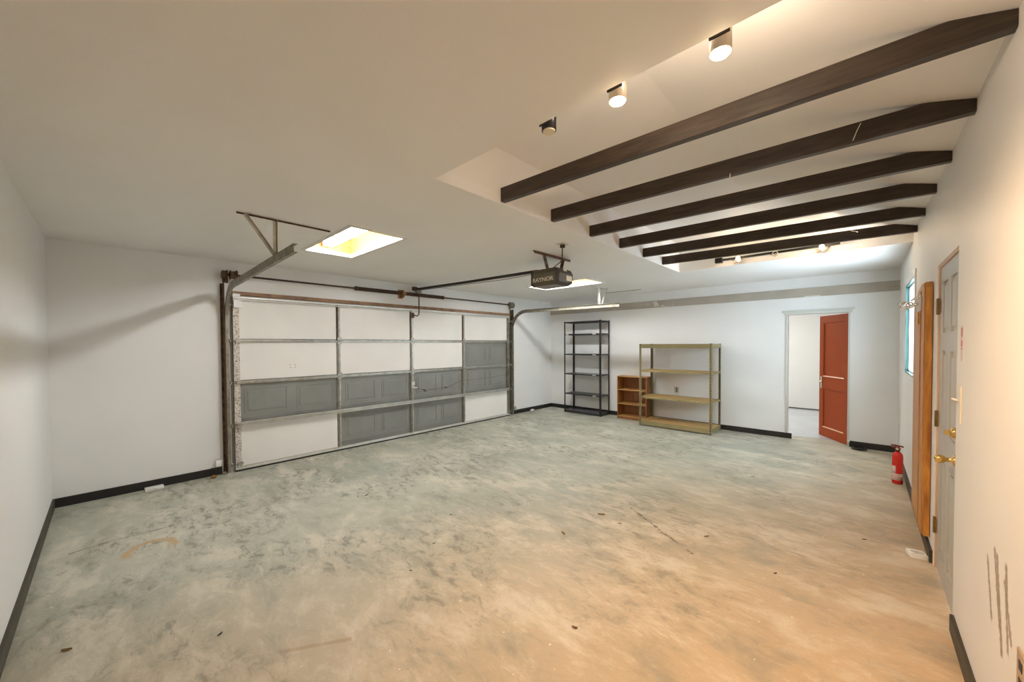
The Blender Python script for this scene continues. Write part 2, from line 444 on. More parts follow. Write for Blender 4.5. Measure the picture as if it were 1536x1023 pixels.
# baseboards
bh = .088; bt = .016
def base(name, mat, label, *boxes):
    bm = bmesh.new()
    for b in boxes: bx(bm, *b)
    struct(name, bm, mat, label, 'baseboard')
base('baseboard_left', 'black', 'black baseboard on the garage door wall left of the door track', (XL, XL+bt, YN+bt, .93, 0, bh))
base('baseboard_left_far', 'black', 'short black baseboard right of the garage door', (XL, XL+bt, 6.17, YB-bt, 0, bh))
base('baseboard_near', 'litbase', 'dark baseboard along the plain wall at the left edge', (XL, XR-bt, YN, YN+bt, 0, bh))
base('baseboard_back', 'black', 'black baseboard on the back wall left of the doorway', (XL, -.838, YB-bt, YB, 0, bh))
base('baseboard_back_right', 'black', 'short black baseboard between the doorway and the right corner', (-.14, XR-bt, YB-bt, YB, 0, bh))
base('baseboard_right', 'litbase', 'dark baseboard with a brown light tint on the right wall running past the wooden slab', (XR-bt, XR, 3.93, YB-bt, 0, bh))
base('baseboard_right_near', 'litbase', 'dark baseboard with a brown light tint on the right wall nearest the camera', (XR-bt, XR, YN+bt, 3.08, 0, bh))

base('baseboard_far', 'litbase', 'thin dark strip at the foot of the wall beyond the doorway', (-4.2, 2.2, NYB-.01, NYB, 0, .022))
# grey band on the back wall
bm = bmesh.new(); bx(bm, XL, XR, YB-.018, YB, 2.285, 2.425)
struct('trim_1', bm, 'band', 'grey brown painted band with peeling spots high on the back wall', 'trim')
# brown header strip above the garage door
bm = bmesh.new(); bx(bm, XL, XL+.035, 1.06, 6.06, 2.188, 2.235)
struct('trim_2', bm, 'header', 'rust brown header strip on the wall above the garage door', 'trim')
# doorway casing
bm = bmesh.new()
bx(bm, DX0-.028, DX0, YB-.014, YB, .088, DZ); bx(bm, DX1, DX1+.022, YB-.014, YB, 0, DZ)
bx(bm, DX0-.05, DX1+.045, YB-.024, YB, DZ, DZ+.045); bx(bm, DX0-.075, DX1+.07, YB-.045, YB, DZ+.045, DZ+.065)
struct('trim_3', bm, 'casing', 'pale casing with a small cap around the back doorway', 'trim')
# right door jambs and window casing
bm = bmesh.new()
bx(bm, XR+.004, XR+T, RY1-.022, RY1, 0, RZ); bx(bm, XR+.004, XR+T, RY0, RY0+.02, 0, RZ); bx(bm, XR+.004, XR+T, RY0+.02, RY1-.022, RZ-.018, RZ)
struct('trim_4', bm, 'jamb', 'bare pinkish pine jamb around the right wall door', 'trim')

# ------------------------------------------------------------------ back door (open, red brown)
def panel_face(bm, u0, u1, z0, z1, rows, t0, depth, bev, outer=1):
    """door leaf from y=t0 with recessed panels on the -y side, x from 0..w"""
    pass
DW, DH, DT = .70, 2.0, .035
d = Thing('door_1', 'red brown two-panel door standing open into the next room', 'door', (DX1+.005, YB+.035, 0), kind='structure')
d.rotation_euler = (0, 0, math.radians(122.5)-0)   # leaf runs along its local +x
# leaf: local x 0..DW, visible face is local +y
bm = bmesh.new()
st = .10
rows = [(.16, .80), (1.00, 1.89)]
bx(bm, 0, DW, -DT, -.012, .008, DH)            # core
zs = [.008, rows[0][0], rows[0][1], rows[1][0], rows[1][1], DH]
bx(bm, 0, st, -.012, 0, .008, DH); bx(bm, DW-st, DW, -.012, 0, .008, DH)
for a, b in ((.008, rows[0][0]), (rows[0][1], rows[1][0]), (rows[1][1], DH)): bx(bm, st, DW-st, -.012, 0, a, b)
for z0, z1 in rows:   # sticking bevels
    prism(bm, [(-.012, z0), (0, z0), (-.012, z0+.022)], 0, st, DW-st)
    prism(bm, [(-.012, z1), (-.012, z1-.018), (0, z1)], 0, st, DW-st)
obj('door_leaf', bm, 'reddoor', d)
for z0 in (rows[0][0], rows[1][0]):  # pale ledge colour is a painted highlight of light on the lower bevel
    bm = bmesh.new(); prism(bm, [(-.003, z0-.002), (.006, z0-.002), (.006, z0+.004), (-.003, z0+.012)], 0, st+.0, DW-st)
    o = obj('panel_ledge', bm, base_mat('ledge_painted_highlight', (.72, .45, .30, 1), rough=.25, var=.05), d); o['label'] = 'ledge under the panel with a painted highlight'
h = bmesh.new()
bx(h, DW-.075, DW-.035, 0, .006, .80, 1.0, 0, bev=.002); lathe(h, [(.022, 0), (.022, .008), (.010, .012), (.010, .045)], (DW-.055, 0, .91), 16, 0, axis=1)
tube(h, [(DW-.055, .045, .91), (DW-.10, .05, .912), (DW-.16, .048, .908)], [.010, .008, .006], 8)
obj('door_handle', h, 'lever', d)
h = bmesh.new(); lathe(h, [(.022, 0), (.022, -.008), (.010, -.012), (.010, -.035), (.027, -.045), (.027, -.062), (.012, -.07)], (DW-.055, -DT, .91), 16, 0, axis=1)
obj('door_knob', h, 'lever', d)
for z in (.25, 1.05, 1.78):
    bm = bmesh.new(); tube(bm, [(-.004, .004, z-.045), (-.004, .004, z+.045)], .006, 8); obj('hinge', bm, 'hinge', d)

# ------------------------------------------------------------------ right wall door
d = Thing('door_2', 'pale grey panelled door with brass knobs set in the right wall', 'door', (XR+.012, RY0+.02, 0), kind='structure')
y0, y1 = RY0+.023, RY1-.026; x0 = XR+.012
bm = bmesh.new()
bx(bm, x0+.010, x0+.045, y0, y1, .01, RZ-.022)
W = y1-y0; zz = [(.16, .80), (.98, 1.50), (1.62, 1.95)]
st = .11; cols = [(y0+st, y0+W/2-.05), (y0+W/2+.05, y1-st)]
bx(bm, x0, x0+.010, y0, y0+st, .01, RZ-.022); bx(bm, x0, x0+.010, y1-st, y1, .01, RZ-.022); bx(bm, x0, x0+.010, cols[0][1], cols[1][0], .01, RZ-.022)
edges = [.01]+[v for z in zz for v in z]+[RZ-.022]
for a, b in zip(edges[::2], edges[1::2]):
    for c0, c1 in cols: bx(bm, x0, x0+.010, c0, c1, a, b)
for z0, z1 in zz:
    for c0, c1 in cols: bx(bm, x0+.002, x0+.010, c0+.03, c1-.03, z0+.03, z1-.03, bev=.004)
wpart('door_leaf', bm, 'rightdoor', d)
kb = bmesh.new(); lathe(kb, [(.032, 0), (.032, -.006), (.012, -.012), (.012, -.035), (.019, -.042), (.025, -.06), (.022, -.074), (.009, -.080)], (x0, y0+.07, .895), 24, 0, axis=0)
wpart('door_knob', kb, 'brass', d)
kb = bmesh.new(); lathe(kb, [(.030, 0), (.030, -.010), (.022, -.022), (.008, -.022)], (x0, y0+.07, 1.05), 24, 0, axis=0); bx(kb, x0-.045, x0-.02, y0+.064, y0+.076, 1.038, 1.062)
wpart('deadbolt', kb, 'brass', d)
for z in (.30, 1.035, 1.80):
    hb = bmesh.new(); tube(hb, [(x0-.012, y1+.003, z-.055), (x0-.012, y1+.003, z+.055)], .008, 10); bx(hb, x0-.018, x0-.006, y1-.012, y1+.028, z-.05, z+.05)
    wpart('hinge', hb, 'hinge', d)

# ------------------------------------------------------------------ window
w = Thing('window_1', 'bright daylight window with a teal edge high in the right wall', 'window', (XR, (VY0+VY1)/2, VZ0), kind='structure')
bm = bmesh.new(); f = .03
for b in ((VY0, VY1, VZ0, VZ0+f), (VY0, VY1, VZ1-f, VZ1)): bx(bm, XR+.03, XR+.10, *b)
for a, b in ((VY0, VY0+f), (VY1-f, VY1)): bx(bm, XR+.03, XR+.10, a, b, VZ0+f, VZ1-f)
bx(bm, XR+.05, XR+.09, (VY0+VY1)/2-.012, (VY0+VY1)/2+.012, VZ0+f, VZ1-f)
wpart('window_frame', bm, 'whitep', w)
wbox('reveal_lining', 'teal', w, (XR+.001, XR+.03, VY1-.014, VY1, VZ0, VZ1), (XR+.001, XR+.03, VY0, VY1-.014, VZ1-.012, VZ1), (XR+.001, XR+.03, VY0, VY1-.014, VZ0, VZ0+.012))
wbox('pane', 'glass', w, (XR+.066, XR+.070, VY0+f, (VY0+VY1)/2-.012, VZ0+f, VZ1-f), (XR+.066, XR+.070, (VY0+VY1)/2+.012, VY1-f, VZ0+f, VZ1-f))
wbox('window_casing', 'trimw', w, (XR-.012, XR, VY0-.045, VY0, VZ0-.03, VZ1+.04))

# ------------------------------------------------------------------ wooden slab on the right wall with a chrome hook
bm = bmesh.new()
SY0, SY1, SZ0, SZ1 = 4.08, 4.83, .13, 1.98
X0, X1 = XR-.046, XR-.004
def slab_outline():
    p = [(SY0, SZ0), (SY1, SZ0), (SY1, SZ1-.07), (SY1-.10, SZ1-.055), (SY1-.20, SZ1-.045), (SY1-.32, SZ1+.0), (SY0+.22, SZ1+.025), (SY0+.10, SZ1+.03), (SY0+.03, SZ1+.02), (SY0, SZ1-.02)]
    return p
prism(bm, slab_outline(), 0, X0, X1)
bmesh.ops.recalc_face_normals(bm, faces=bm.faces[:])
bmesh.ops.bevel(bm, geom=[e for e in bm.edges if abs(e.verts[0].co.x-X0) < 1e-5 and abs(e.verts[1].co.x-X0) < 1e-5], offset=.010, segments=3, affect='EDGES')
root = Thing('wooden_slab', 'tall honey brown wooden board mounted flat on the right wall beside the window', 'board', (XR-.025, (SY0+SY1)/2, SZ0))
wpart('board', bm, 'oak', root)
wbox('batten', 'oak', root, (X0-.006, X0, SY0+.20, SY0+.24, SZ0+.02, SZ1-.03), bev=.002)
hk = Thing('chrome_hook', 'shiny chrome bracket with rings near the top of the wooden board', 'hook', (X0, 4.33, 1.86))
bm = bmesh.new(); bx(bm, X0-.010, X0, 4.24, 4.50, 1.80, 1.92, bev=.004)
wpart('back_plate', bm, 'lever', hk)
bm = bmesh.new(); tube(bm, [(X0-.008, 4.36, 1.86), (X0-.04, 4.38, 1.852), (X0-.075, 4.42, 1.85), (X0-.095, 4.50, 1.856)], [.012, .011, .010, .008], 10)
tube(bm, [(X0-.01, 4.30, 1.90), (X0-.035, 4.32, 1.90), (X0-.05, 4.34, 1.885)], .009, 8)
wpart('arm', bm, 'chrome', hk)
for cx, cy, rr in ((X0-.085, 4.36, .028), (X0-.060, 4.33, .022)):
    bm = bmesh.new(); tube(bm, [(cx+rr*math.cos(a), cy, 1.85+rr*math.sin(a)) for a in [2*PI*k/20 for k in range(21)]], .006, 8, caps=False)
    wpart('ring', bm, 'chrome', hk)
bm = bmesh.new(); bx(bm, X0-.016, X0, 4.36, 4.40, 1.70, 1.79, bev=.003)
wpart('catch', bm, 'brass', hk)

# ------------------------------------------------------------------ ceiling beams
names = ['dark brown ceiling beam nearest the camera, its right end at the top right corner',
         'second dark ceiling beam from the camera, with a white scratch near its right end',
         'third dark ceiling beam counting away from the camera',
         'fourth dark ceiling beam counting away from the camera',
         'fifth dark ceiling beam, next to last before the far track light',
         'farthest dark ceiling beam, right in front of the far track light']
for i, y in enumerate((2.008, 2.622, 3.245, 3.862, 4.466, 5.072)):
    bm = bmesh.new(); zb, zt, th = 2.615, 2.718, .045
    n = 24
    xc = XR-(zt-.003-2.675)/.264
    dy = (.09, .11, .13, .14, .19, .22)[i]
    pts = [(WX+.001, zb), (XR-.001, zb), (XR-.001, roof(XR)-.003), (xc, zt), (WX+.001, zt)]
    prism(bm, pts, 1, y, y+th)
    bmesh.ops.recalc_face_normals(bm, faces=bm.faces[:])
    bmesh.ops.bevel(bm, geom=[e for e in bm.edges if abs(e.verts[0].co.y-e.verts[1].co.y) < 1e-6 and abs(e.verts[0].co.x-e.verts[1].co.x) > .5], offset=.003, segments=1, affect='EDGES')
    for v in bm.verts: v.co.y += dy*(v.co.x-WX)/(XR-WX)
    root = Thing('ceiling_beam', names[i], 'beam', (0, y, zb), group='dark beams across the ceiling recess')
    wpart('timber', bm, 'beam', root)
    if i == 1:
        o = wtube('scratch_wire', 'chip', root, [(-.02, y+.086, 2.705), (-.035, y+.085, 2.67), (-.05, y+.084, 2.625)], .0022, 6)
        o2 = wtube('nail', 'chip', root, [(-.62, y+.058, 2.62), (-.622, y+.057, 2.59)], .003, 6)
    if i == 5:
        wtube('nail', 'chrome', root, [(-.10, y+.17, 2.69), (-.10, y+.14, 2.70), (-.05, y+.14, 2.68)], .005, 6)

# ------------------------------------------------------------------ light boxes with fluorescent fixtures
def light_box(R, label, lamp_label, bright):
    x0, x1, y0, y1 = R
    d = Thing('ceiling_light_box', label, 'light box', ((x0+x1)/2, (y0+y1)/2, H), group='wood lined light boxes in the ceiling')
    top = H+.30; t = .015
    wbox('lining', 'pine', d, (x0-t, x0, y0-t, y1+t, H+.0805, top), (x1, x1+t, y0-t, y1+t, H+.0805, top), (x0, x1, y0-t, y0, H+.0805, top), (x0, x1, y1, y1+t, H+.0805, top), (x0-t, x1+t, y0-t, y1+t, top, top+t),
         (x0, x0+.004, y0+.004, y1-.004, H, H+.0805), (x1-.004, x1, y0+.004, y1-.004, H, H+.0805), (x0, x1, y0, y0+.004, H, H+.0805), (x0, x1, y1-.004, y1, H, H+.0805))
    f = .028; k = .032
    wbox('rim', 'trimw', d, (x0+.004, x0+.009, y0+.004, y1-.004, H-.006, H+k), (x1-.009, x1-.004, y0+.004, y1-.004, H-.006, H+k), (x0+.004, x1-.004, y0+.004, y0+.009, H-.006, H+k), (x0+.004, x1-.004, y1-.009, y1-.004, H-.006, H+k))
    wbox('flange', 'trimw', d, (x0-f, x1+f, y0-f, y0, H-.008, H), (x0-f, x1+f, y1, y1+f, H-.008, H), (x0-f, x0, y0, y1, H-.008, H), (x1, x1+f, y0, y1, H-.008, H))
    l = Thing('fluorescent_fixture', lamp_label, 'light', ((x0+x1)/2, y0+.24, H+.29), group='fluorescent fixtures in the light boxes')
    yc = y0+.23
    zt = H+.085
    wbox('housing', 'whitep', l, (x0+.03, x1-.06, yc-.05, yc+.05, zt+.03, zt+.075), bev=.004)
    for s in (-.034, .034):
        wtube('tube', 'tube', l, [(x0+.05, yc+s, zt), (x1-.08, yc+s, zt)], .019, 14)
    for xx in (x0+.035, x1-.08):
        wbox('lamp_holder', 'galvd', l, (xx, xx+.013, yc-.052, yc+.052, zt-.018, zt+.03))
    for xx in (x0+.3, x1-.3): wbox('hanger', 'galvd', l, (xx, xx+.01, yc-.005, yc+.005, zt+.075, top))
    wtube('wire', 'cord', l, [(x0+.50, yc+.05, zt+.04), (x0+.55, yc+.11, zt+.0), (x0+.66, yc+.14, zt+.02), (x0+.7, yc+.12, zt+.05)], .004, 6)
light_box(R1, 'wood lined ceiling light box above the left door track', 'lit twin tube fluorescent fixture in the light box by the left track', 1)
light_box(R2, 'wood lined ceiling light box behind the door opener', 'fluorescent fixture in the light box behind the door opener', 1)

# ------------------------------------------------------------------ overhead garage door
YD0, YD1 = 1.058, 5.985
MULL = [YD0, 2.325, 3.555, 4.70, YD1]
ZS = [.035, .575, 1.110, 1.625, 2.165]
gd = Thing('garage_door', 'sectional overhead garage door of white insulated and grey embossed panels', 'garage door', (-5.69, (YD0+YD1)/2, 0))
XS = -5.698; XF = -5.655      # skin plane, frame face
grey = {(0, 1), (0, 2), (1, 0), (1, 1), (1, 2), (1, 3), (2, 3)}
for r in range(4):
    z0, z1 = ZS[r], ZS[r+1]
    bm = bmesh.new()
    bx(bm, XS-.012, XS, YD0, YD1, z0, z1)
    for c in range(4):   # embossed rectangles
        if (r, c) not in grey: continue
        a, b = MULL[c]+.04, MULL[c+1]-.03; w_ = (b-a)/2
        for k in range(2):
            u0 = a+k*w_+.07; u1 = a+(k+1)*w_-.045; v0, v1 = z0+.13, z1-.09
            fr = .012
            for q in ((u0, u1, v0, v0+fr), (u0, u1, v1-fr, v1), (u0, u0+fr, v0+fr, v1-fr), (u1-fr, u1, v0+fr, v1-fr)):
                bx(bm, XS, XS+.006, *q)
            bx(bm, XS, XS+.008, u0+.035, u1-.035, v0+.035, v1-.035, bev=.003)
        bx(bm, XS, XS+.010, a, b, z0+.045, z0+.057); bx(bm, XS, XS+.008, a, b, z0+.075, z0+.082)
    sec = wpart('door_section', bm, 'skin', gd)
    for c in range(4):
        if (r, c) in grey: continue
        a, b = MULL[c]+(.04 if c == 0 else .022), MULL[c+1]-.024
        if c == 3: b -= .02
        o = wbox('insulation_board', 'foam', gd, (XS, XS+.024, a, b, z0+.022, z1-.018), parent=sec, bev=.002)
    for c in range(5):
        y = MULL[c]; wd = .033 if 0 < c < 4 else .036
        off = 0 if 0 < c < 4 else (.02 if c == 0 else -.02)
        if c == 0:
            bm = bmesh.new(); bx(bm, XS, XF, YD0, YD0+.062, z0+.012, z1-.012)
            wpart('end_stile', bm, 'speck', gd, sec)
        elif c == 4:
            bm = bmesh.new(); bx(bm, XS, XF, YD1-.062, YD1, z0+.012, z1-.012)
            wpart('end_stile', bm, 'galvd', gd, sec)
        else:
            bm = bmesh.new()
            bx(bm, XS, XF, y+.002, y+.028, z0+.012, z1-.012)
            bx(bm, XS, XF-.012, y-.020, y+.002, z0+.012, z1-.012, 1)  # darker left half puts the stile's shadow line into the colour
            zq = z0+.06
            while zq < z1-.05:
                bx(bm, XF, XF+.0012, y+.011, y+.019, zq, zq+.010, 1); zq += .082
            wpart('centre_stile', bm, ['galv', 'rusty' if r == 3 else 'galvd'], gd, sec)
# rails
for i, z in enumerate(ZS[1:4]):
    if i == 0: continue
    wbox('rail', 'galv', gd, (XS, XF+.004, YD0+.062, YD1-.062, z-.010, z+.012), (XS, XF-.008, YD0+.062, YD1-.062, z-.026, z-.010), bev=.002)
bm = bmesh.new()
sweep(bm, [(XF+.004, YD0+.01, .565), (XF+.004, YD1-.01, .565)], [(0, 0), (0, .05), (.004, .05), (.004, .004), (.045, .004), (.045, .05), (.05, .05), (.05, 0)], (0, 0, 1))
for f_ in bm.faces: f_.material_index = 0
o = wpart('strut', bm, 'galvl', gd); o['label'] = 'pale reinforcing strut above the bottom section'
bm = bmesh.new(); bx(bm, XS, XF+.02, YD0+.0, YD1, 2.145, 2.168); bx(bm, XF-.01, XF+.02, YD0, YD1, 2.125, 2.134)
o = wpart('top_strut', bm, 'galvl', gd); o['label'] = 'pale strut along the top edge'
wbox('bottom_rail', 'galvl', gd, (XS, XF+.003, YD0, YD1, .022, .052), bev=.003)
wbox('bottom_seal', 'black', gd, (XS+.004, XF-.004, YD0, YD1, 0.0, .022))
for c in range(5):
    y = MULL[c]
    yy = y+.015 if 0 < c < 4 else (YD0+.03 if c == 0 else YD1-.03)
    for z in ZS[1:4]:
        bm = bmesh.new(); bx(bm, XF, XF+.006, yy-.03, yy+.03, z-.05, z-.010); bx(bm, XF, XF+.006, yy-.03, yy+.03, z+.012, z+.05); tube(bm, [(XF+.010, yy-.032, z+.001), (XF+.010, yy+.032, z+.001)], .008, 8)
        if z < .7: bm.free(); continue
        wpart('hinge', bm, 'galv' if c else 'speck', gd)
for yy, s in ((YD0, -1), (YD1, 1)):
    for z in (.10, .575, 1.11, 1.62, 2.06):
        bm = bmesh.new(); tube(bm, [(XF+.018, yy-s*.08, z), (XF+.018, yy+s*.045, z)], .006, 8); lathe(bm, [(.010, s*.028), (.022, s*.030), (.022, s*.045), (.010, s*.047)], (XF+.018, yy, z), 14, 0, axis=1)
        bx(bm, XF, XF+.03, yy-s*.07 if s > 0 else yy+.02, yy-.02 if s > 0 else yy+.07, z-.02, z+.02)
        wpart('roller', bm, 'galv', gd)
wbox('top_bracket', 'whitep', gd, (XF, XF+.035, YD0+.005, YD0+.085, 2.03, 2.12), (XF, XF+.02, YD0+.0, YD0+.075, 2.17, 2.20))
# lock with cable
bm = bmesh.new(); lathe(bm, [(.03, 0), (.03, .012), (.012, .018), (.012, .05)], (XF, 3.57, .83), 16, 0, axis=0); tube(bm, [(XF+.05, 3.53, .83), (XF+.05, 3.62, .825)], .010, 8)
bx(bm, XF, XF+.012, 3.545, 3.60, .87, .93)
lk = wpart('lock', bm, 'galvl', gd)
cab = [(XF+.02, 3.60, .815), (XF+.012, 3.80, .775), (XF+.010, 4.02, .765), (XF+.012, 4.27, .775), (XF+.010, 4.42, .80), (XF+.006, 4.55, .85), (XF+.006, 4.72, .875), (XF+.004, 5.1, .865), (XF+.003, 5.5, .88), (XF+.010, 5.98, .92)]
wtube('lock_cable', 'cord', gd, cab, .0032, 6, parent=lk)
bm = bmesh.new(); tube(bm, [(XF+.006, 3.78, .775), (XF+.006, 3.83, .74)], .012, 8); tube(bm, [(XF+.008, 4.24, .775), (XF+.008, 4.29, .772)], .011, 8)
wpart('cable_clip', bm, 'rusty', gd, lk)
# small dents on the insulation
bm = bmesh.new()
for y, z in ((1.685, 1.30), (1.745, 1.30), (1.69, 1.262), (1.75, 1.266)): lathe(bm, [(.006, 0), (.006, .0012)], (XS+.024, y, z), 10, 0, axis=0)
wpart('screw', bm, 'galvd', gd)

# tracks
def track(yc, s, xend, zend, label, strap):
    tr = Thing('door_track', label, 'track', (-5.64, yc, 0), group='overhead door tracks')
    path = [(-5.635, yc, .02)]+[(-5.635, yc, z) for z in (.6, 1.2, 1.86)]
    r = .40; cx, cz = -5.635+r, 1.86
    for k in range(1, 10):
        a = PI-k*PI/2/9; path.append((cx+r*math.cos(a), yc, cz+r*math.sin(a)))
    z1 = cz+r
    for k in range(1, 7): t_ = k/6; path.append((cx+(xend-cx)*t_, yc, z1+(zend-z1)*t_))
    w_, tt = .033, .003; hgt = .030
    # C profile opening towards the door centre (-s)
    prof = [(s*.0, -w_), (s*hgt, -w_), (s*hgt, w_), (s*0, w_), (s*0, w_-tt), (s*(hgt-tt), w_-tt), (s*(hgt-tt), -w_+tt), (s*0, -w_+tt)]
    bm = bmesh.new(); sweep(bm, path, prof, (0, 1, 0)); wpart('rail', bm, 'galvd', tr)
    # wall angle
    wbox('wall_angle', 'rusty', tr, (XL, -5.60, yc+s*.036-.002, yc+s*.036+.002, .02, 2.32), (XL, XL+.004, min(yc+s*.038, yc+s*.06), max(yc+s*.038, yc+s*.06), .02, 2.32))
    for z in (.25, .95, 1.6):
        wbox('track_bracket', 'galv', tr, (-5.66, -5.61, min(yc+s*.030, yc+s*.034), max(yc+s*.030, yc+s*.034), z, z+.05))
    strap(tr)
def bar(bm, p, q, w=.03, t=.003, nrm=(0, 1, 0)):
    """slotted angle bar from p to q"""
    p, q = Vector(p), Vector(q); d_ = (q-p).normalized(); n = Vector(nrm); n = (n-d_*n.dot(d_)).normalized(); b_ = d_.cross(n)
    for (a0, a1, c0, c1) in ((0, w, 0, t), (0, t, t, w)):
        vs = []
        for pt in (p, q):
            for a, c in ((a0, c0), (a1, c0), (a1, c1), (a0, c1)): vs.append(bm.verts.new(pt+b_*a+n*c))
        for f_ in ((0, 3, 2, 1), (4, 5, 6, 7), (0, 1, 5, 4), (1, 2, 6, 5), (2, 3, 7, 6), (3, 0, 4, 7)): bm.faces.new([vs[k] for k in f_])
def strapL(tr):
    bm = bmesh.new(); bar(bm, (-3.55, .70, 2.597), (-3.55, 1.40, 2.597), .013, .003, (0, 0, -1)); wpart('ceiling_angle', bm, 'rusty', tr)
    bm = bmesh.new(); bar(bm, (-3.555, .975, 2.597), (-3.60, .985, 2.32), .028, .003, (1, 0, 0)); wpart('hanger', bm, 'galv', tr)
    bm = bmesh.new(); bar(bm, (-3.545, .76, 2.597), (-3.60, .975, 2.32), .024, .003, (1, 0, 0)); wpart('brace', bm, 'galv', tr)
def strapR(tr):
    bm = bmesh.new(); bar(bm, (-3.55, 6.02, 2.597), (-3.55, 6.42, 2.597), .028, .003, (0, 0, -1)); wpart('ceiling_angle', bm, 'galvl', tr)
    bm = bmesh.new(); bar(bm, (-3.55, 6.14, 2.597), (-3.55, 6.15, 2.27), .030, .003, (1, 0, 0)); wpart('hanger', bm, 'galvl', tr)
    bm = bmesh.new(); bar(bm, (-3.50, 6.36, 2.597), (-3.53, 6.20, 2.27), .02, .003, (1, 0, 0)); wpart('brace', bm, 'galvl', tr)
track(1.004, -1, -3.16, 2.30, 'left overhead door track ending below the lit light box', strapL)
track(6.035, 1, -3.10, 2.235, 'right overhead door track curving toward the back corner', strapR)

# torsion shaft and spring
ts = Thing('torsion_spring', 'long torsion spring shaft with a dark coil above the garage door', 'garage door spring', (-5.60, 3.5, 2.42))
XT = -5.62; ZT = 2.42
wtube('shaft', 'spring', ts, [(XT, .985, ZT), (XT, 6.10, ZT)], .0125, 12)
bm = bmesh.new(); pr = []
n = 320
prof = []
for k in range(n): prof.append((.028+.0035*math.sin(k*PI), 2.60+(4.18-2.60)*k/(n-1)))
prof = []
yy = 2.60
while yy < 4.18: prof += [(.026, yy), (.0305, yy+.004), (.026, yy+.008)]; yy += .009
lathe(bm, prof, (XT, 0, ZT), 14, 0, axis=1); wpart('coil', bm, 'spring', ts)
for y, s in ((2.60, -1), (4.18, 1)):
    bm = bmesh.new(); lathe(bm, [(.020, y-s*.01), (.034, y), (.034, y+s*.02), (.022, y+s*.045)], (XT, 0, ZT), 16, 0, axis=1); wpart('winding_cone', bm, 'spring', ts)
bm = bmesh.new(); bx(bm, XL+.001, XT+.035, 3.375, 3.381, ZT-.07, ZT+.05); bx(bm, XL+.001, XL+.004, 3.34, 3.43, ZT-.08, ZT+.07); lathe(bm, [(.038, 3.36), (.038, 3.42)], (XT, 0, ZT), 16, 0, axis=1)
o = wpart('centre_bracket', bm, 'rusto', ts); o['label'] = 'orange rusted centre bracket'
for y, s, mt in ((1.065, -1, 'rusty'), (6.00, 1, 'galvd')):
    bm = bmesh.new(); lathe(bm, [(.03, y-.035), (.055, y-.035), (.055, y-.028), (.045, y-.02), (.050, y+.02), (.062, y+.03), (.062, y+.036), (.03, y+.036)], (XT, 0, ZT), 20, 0, axis=1); wpart('cable_drum', bm, mt, ts)
    bm = bmesh.new(); yb = y+s*.065; bx(bm, XL+.001, XT+.045, yb-.003, yb+.003, ZT-.07, ZT+.05); bx(bm, XL+.001, XL+.004, yb-.03, yb+.03, ZT-.09, ZT+.06); lathe(bm, [(.028, yb-.012), (.028, yb+.012)], (XT, 0, ZT), 16, 0, axis=1); bx(bm, XT-.04, XT+.02, min(yb+s*.012, yb+s*.05), max(yb+s*.012, yb+s*.05), ZT-.04, ZT+.035)
    wpart('end_bearing', bm, mt, ts)
    wtube('lift_cable', 'cord', ts, [(XT-.052, y+s*.03, ZT), (XL+.03, y+s*.03, 1.6), (XL+.03, y+s*.03, .10)], .0025, 6)

# opener
op = Thing('garage_door_opener', 'dark ceiling hung garage door opener with its long rail', 'garage door opener', (-2.78, 3.67, 2.27))
OX0, OX1, OY0, OY1, OZ0, OZ1 = -2.97, -2.62, 3.545, 3.83, 2.255, 2.455
bm = bmesh.new()
prism(bm, [(OY0+.02, OZ1), (OY0, OZ1-.05), (OY0, OZ0+.04), (OY0+.02, OZ0), (OY1-.02, OZ0), (OY1, OZ0+.04), (OY1, OZ1-.05), (OY1-.02, OZ1)], 0, OX0, OX1)
bx(bm, OX0+.02, OX1-.02, OY0-.003, OY0, OZ0+.122, OZ0+.127); 
hs = wpart('housing', bm, 'openerm', op)
wbox('front_strip', 'openerd', op, (OX0-.004, OX0+.02, OY0-.004, OY1+.004, OZ0+.01, OZ1-.02))
# end cover with lens
bm = bmesh.new()
prism(bm, [(OX1, OZ0+.005), (OX1+.055, OZ0+.03), (OX1+.062, OZ1-.07), (OX1+.03, OZ1-.015), (OX1, OZ1-.005)], 1, OY0+.005, OY1-.005)
wpart('end_cover', bm, 'openerd', op)
wbox('lens', 'lens', op, (OX1+.055, OX1+.066, OY0+.15, OY1-.03, OZ0+.05, OZ0+.11), bev=.003)
wbox('vent_clip', 'lever', op, (OX1+.0, OX1+.03, OY0+.03, OY0+.07, OZ1-.05, OZ1-.015), (OX1+.02, OX1+.055, OY0+.10, OY0+.16, OZ1-.04, OZ1-.02))
def text(name, body, size, mat, mtx, parent, ext=.001, width=None):
    cu = bpy.data.curves.new(name, 'FONT'); cu.body = body; cu.size = size; cu.extrude = ext; cu.align_x = 'CENTER'; cu.align_y = 'CENTER'; cu.offset = .0015
    t = bpy.data.objects.new(name, cu); C.objects.link(t); bpy.context.view_layer.update()
    me = bpy.data.meshes.new_from_object(t.evaluated_get(bpy.context.evaluated_depsgraph_get())); bpy.data.objects.remove(t)
    xs = [v.co.x for v in me.vertices]
    if width and xs: me.transform(Matrix.Diagonal((width/(max(xs)-min(xs)), 1, 1, 1)))
    me.transform(mtx); me.materials.clear(); me.materials.append(M[mat])
    o = bpy.data.objects.new(name, me); C.objects.link(o); o.parent = parent; return o
mt = Matrix.Translation(Vector(((OX0+OX1)/2, OY0-.0015, OZ0+.072))-Vector(op.location)) @ Matrix.Rotation(PI/2, 4, 'X')
o = text('lettering', 'RAYNOR', .068, 'letter', mt, op, .001, .31); o['label'] = 'pale RAYNOR lettering'
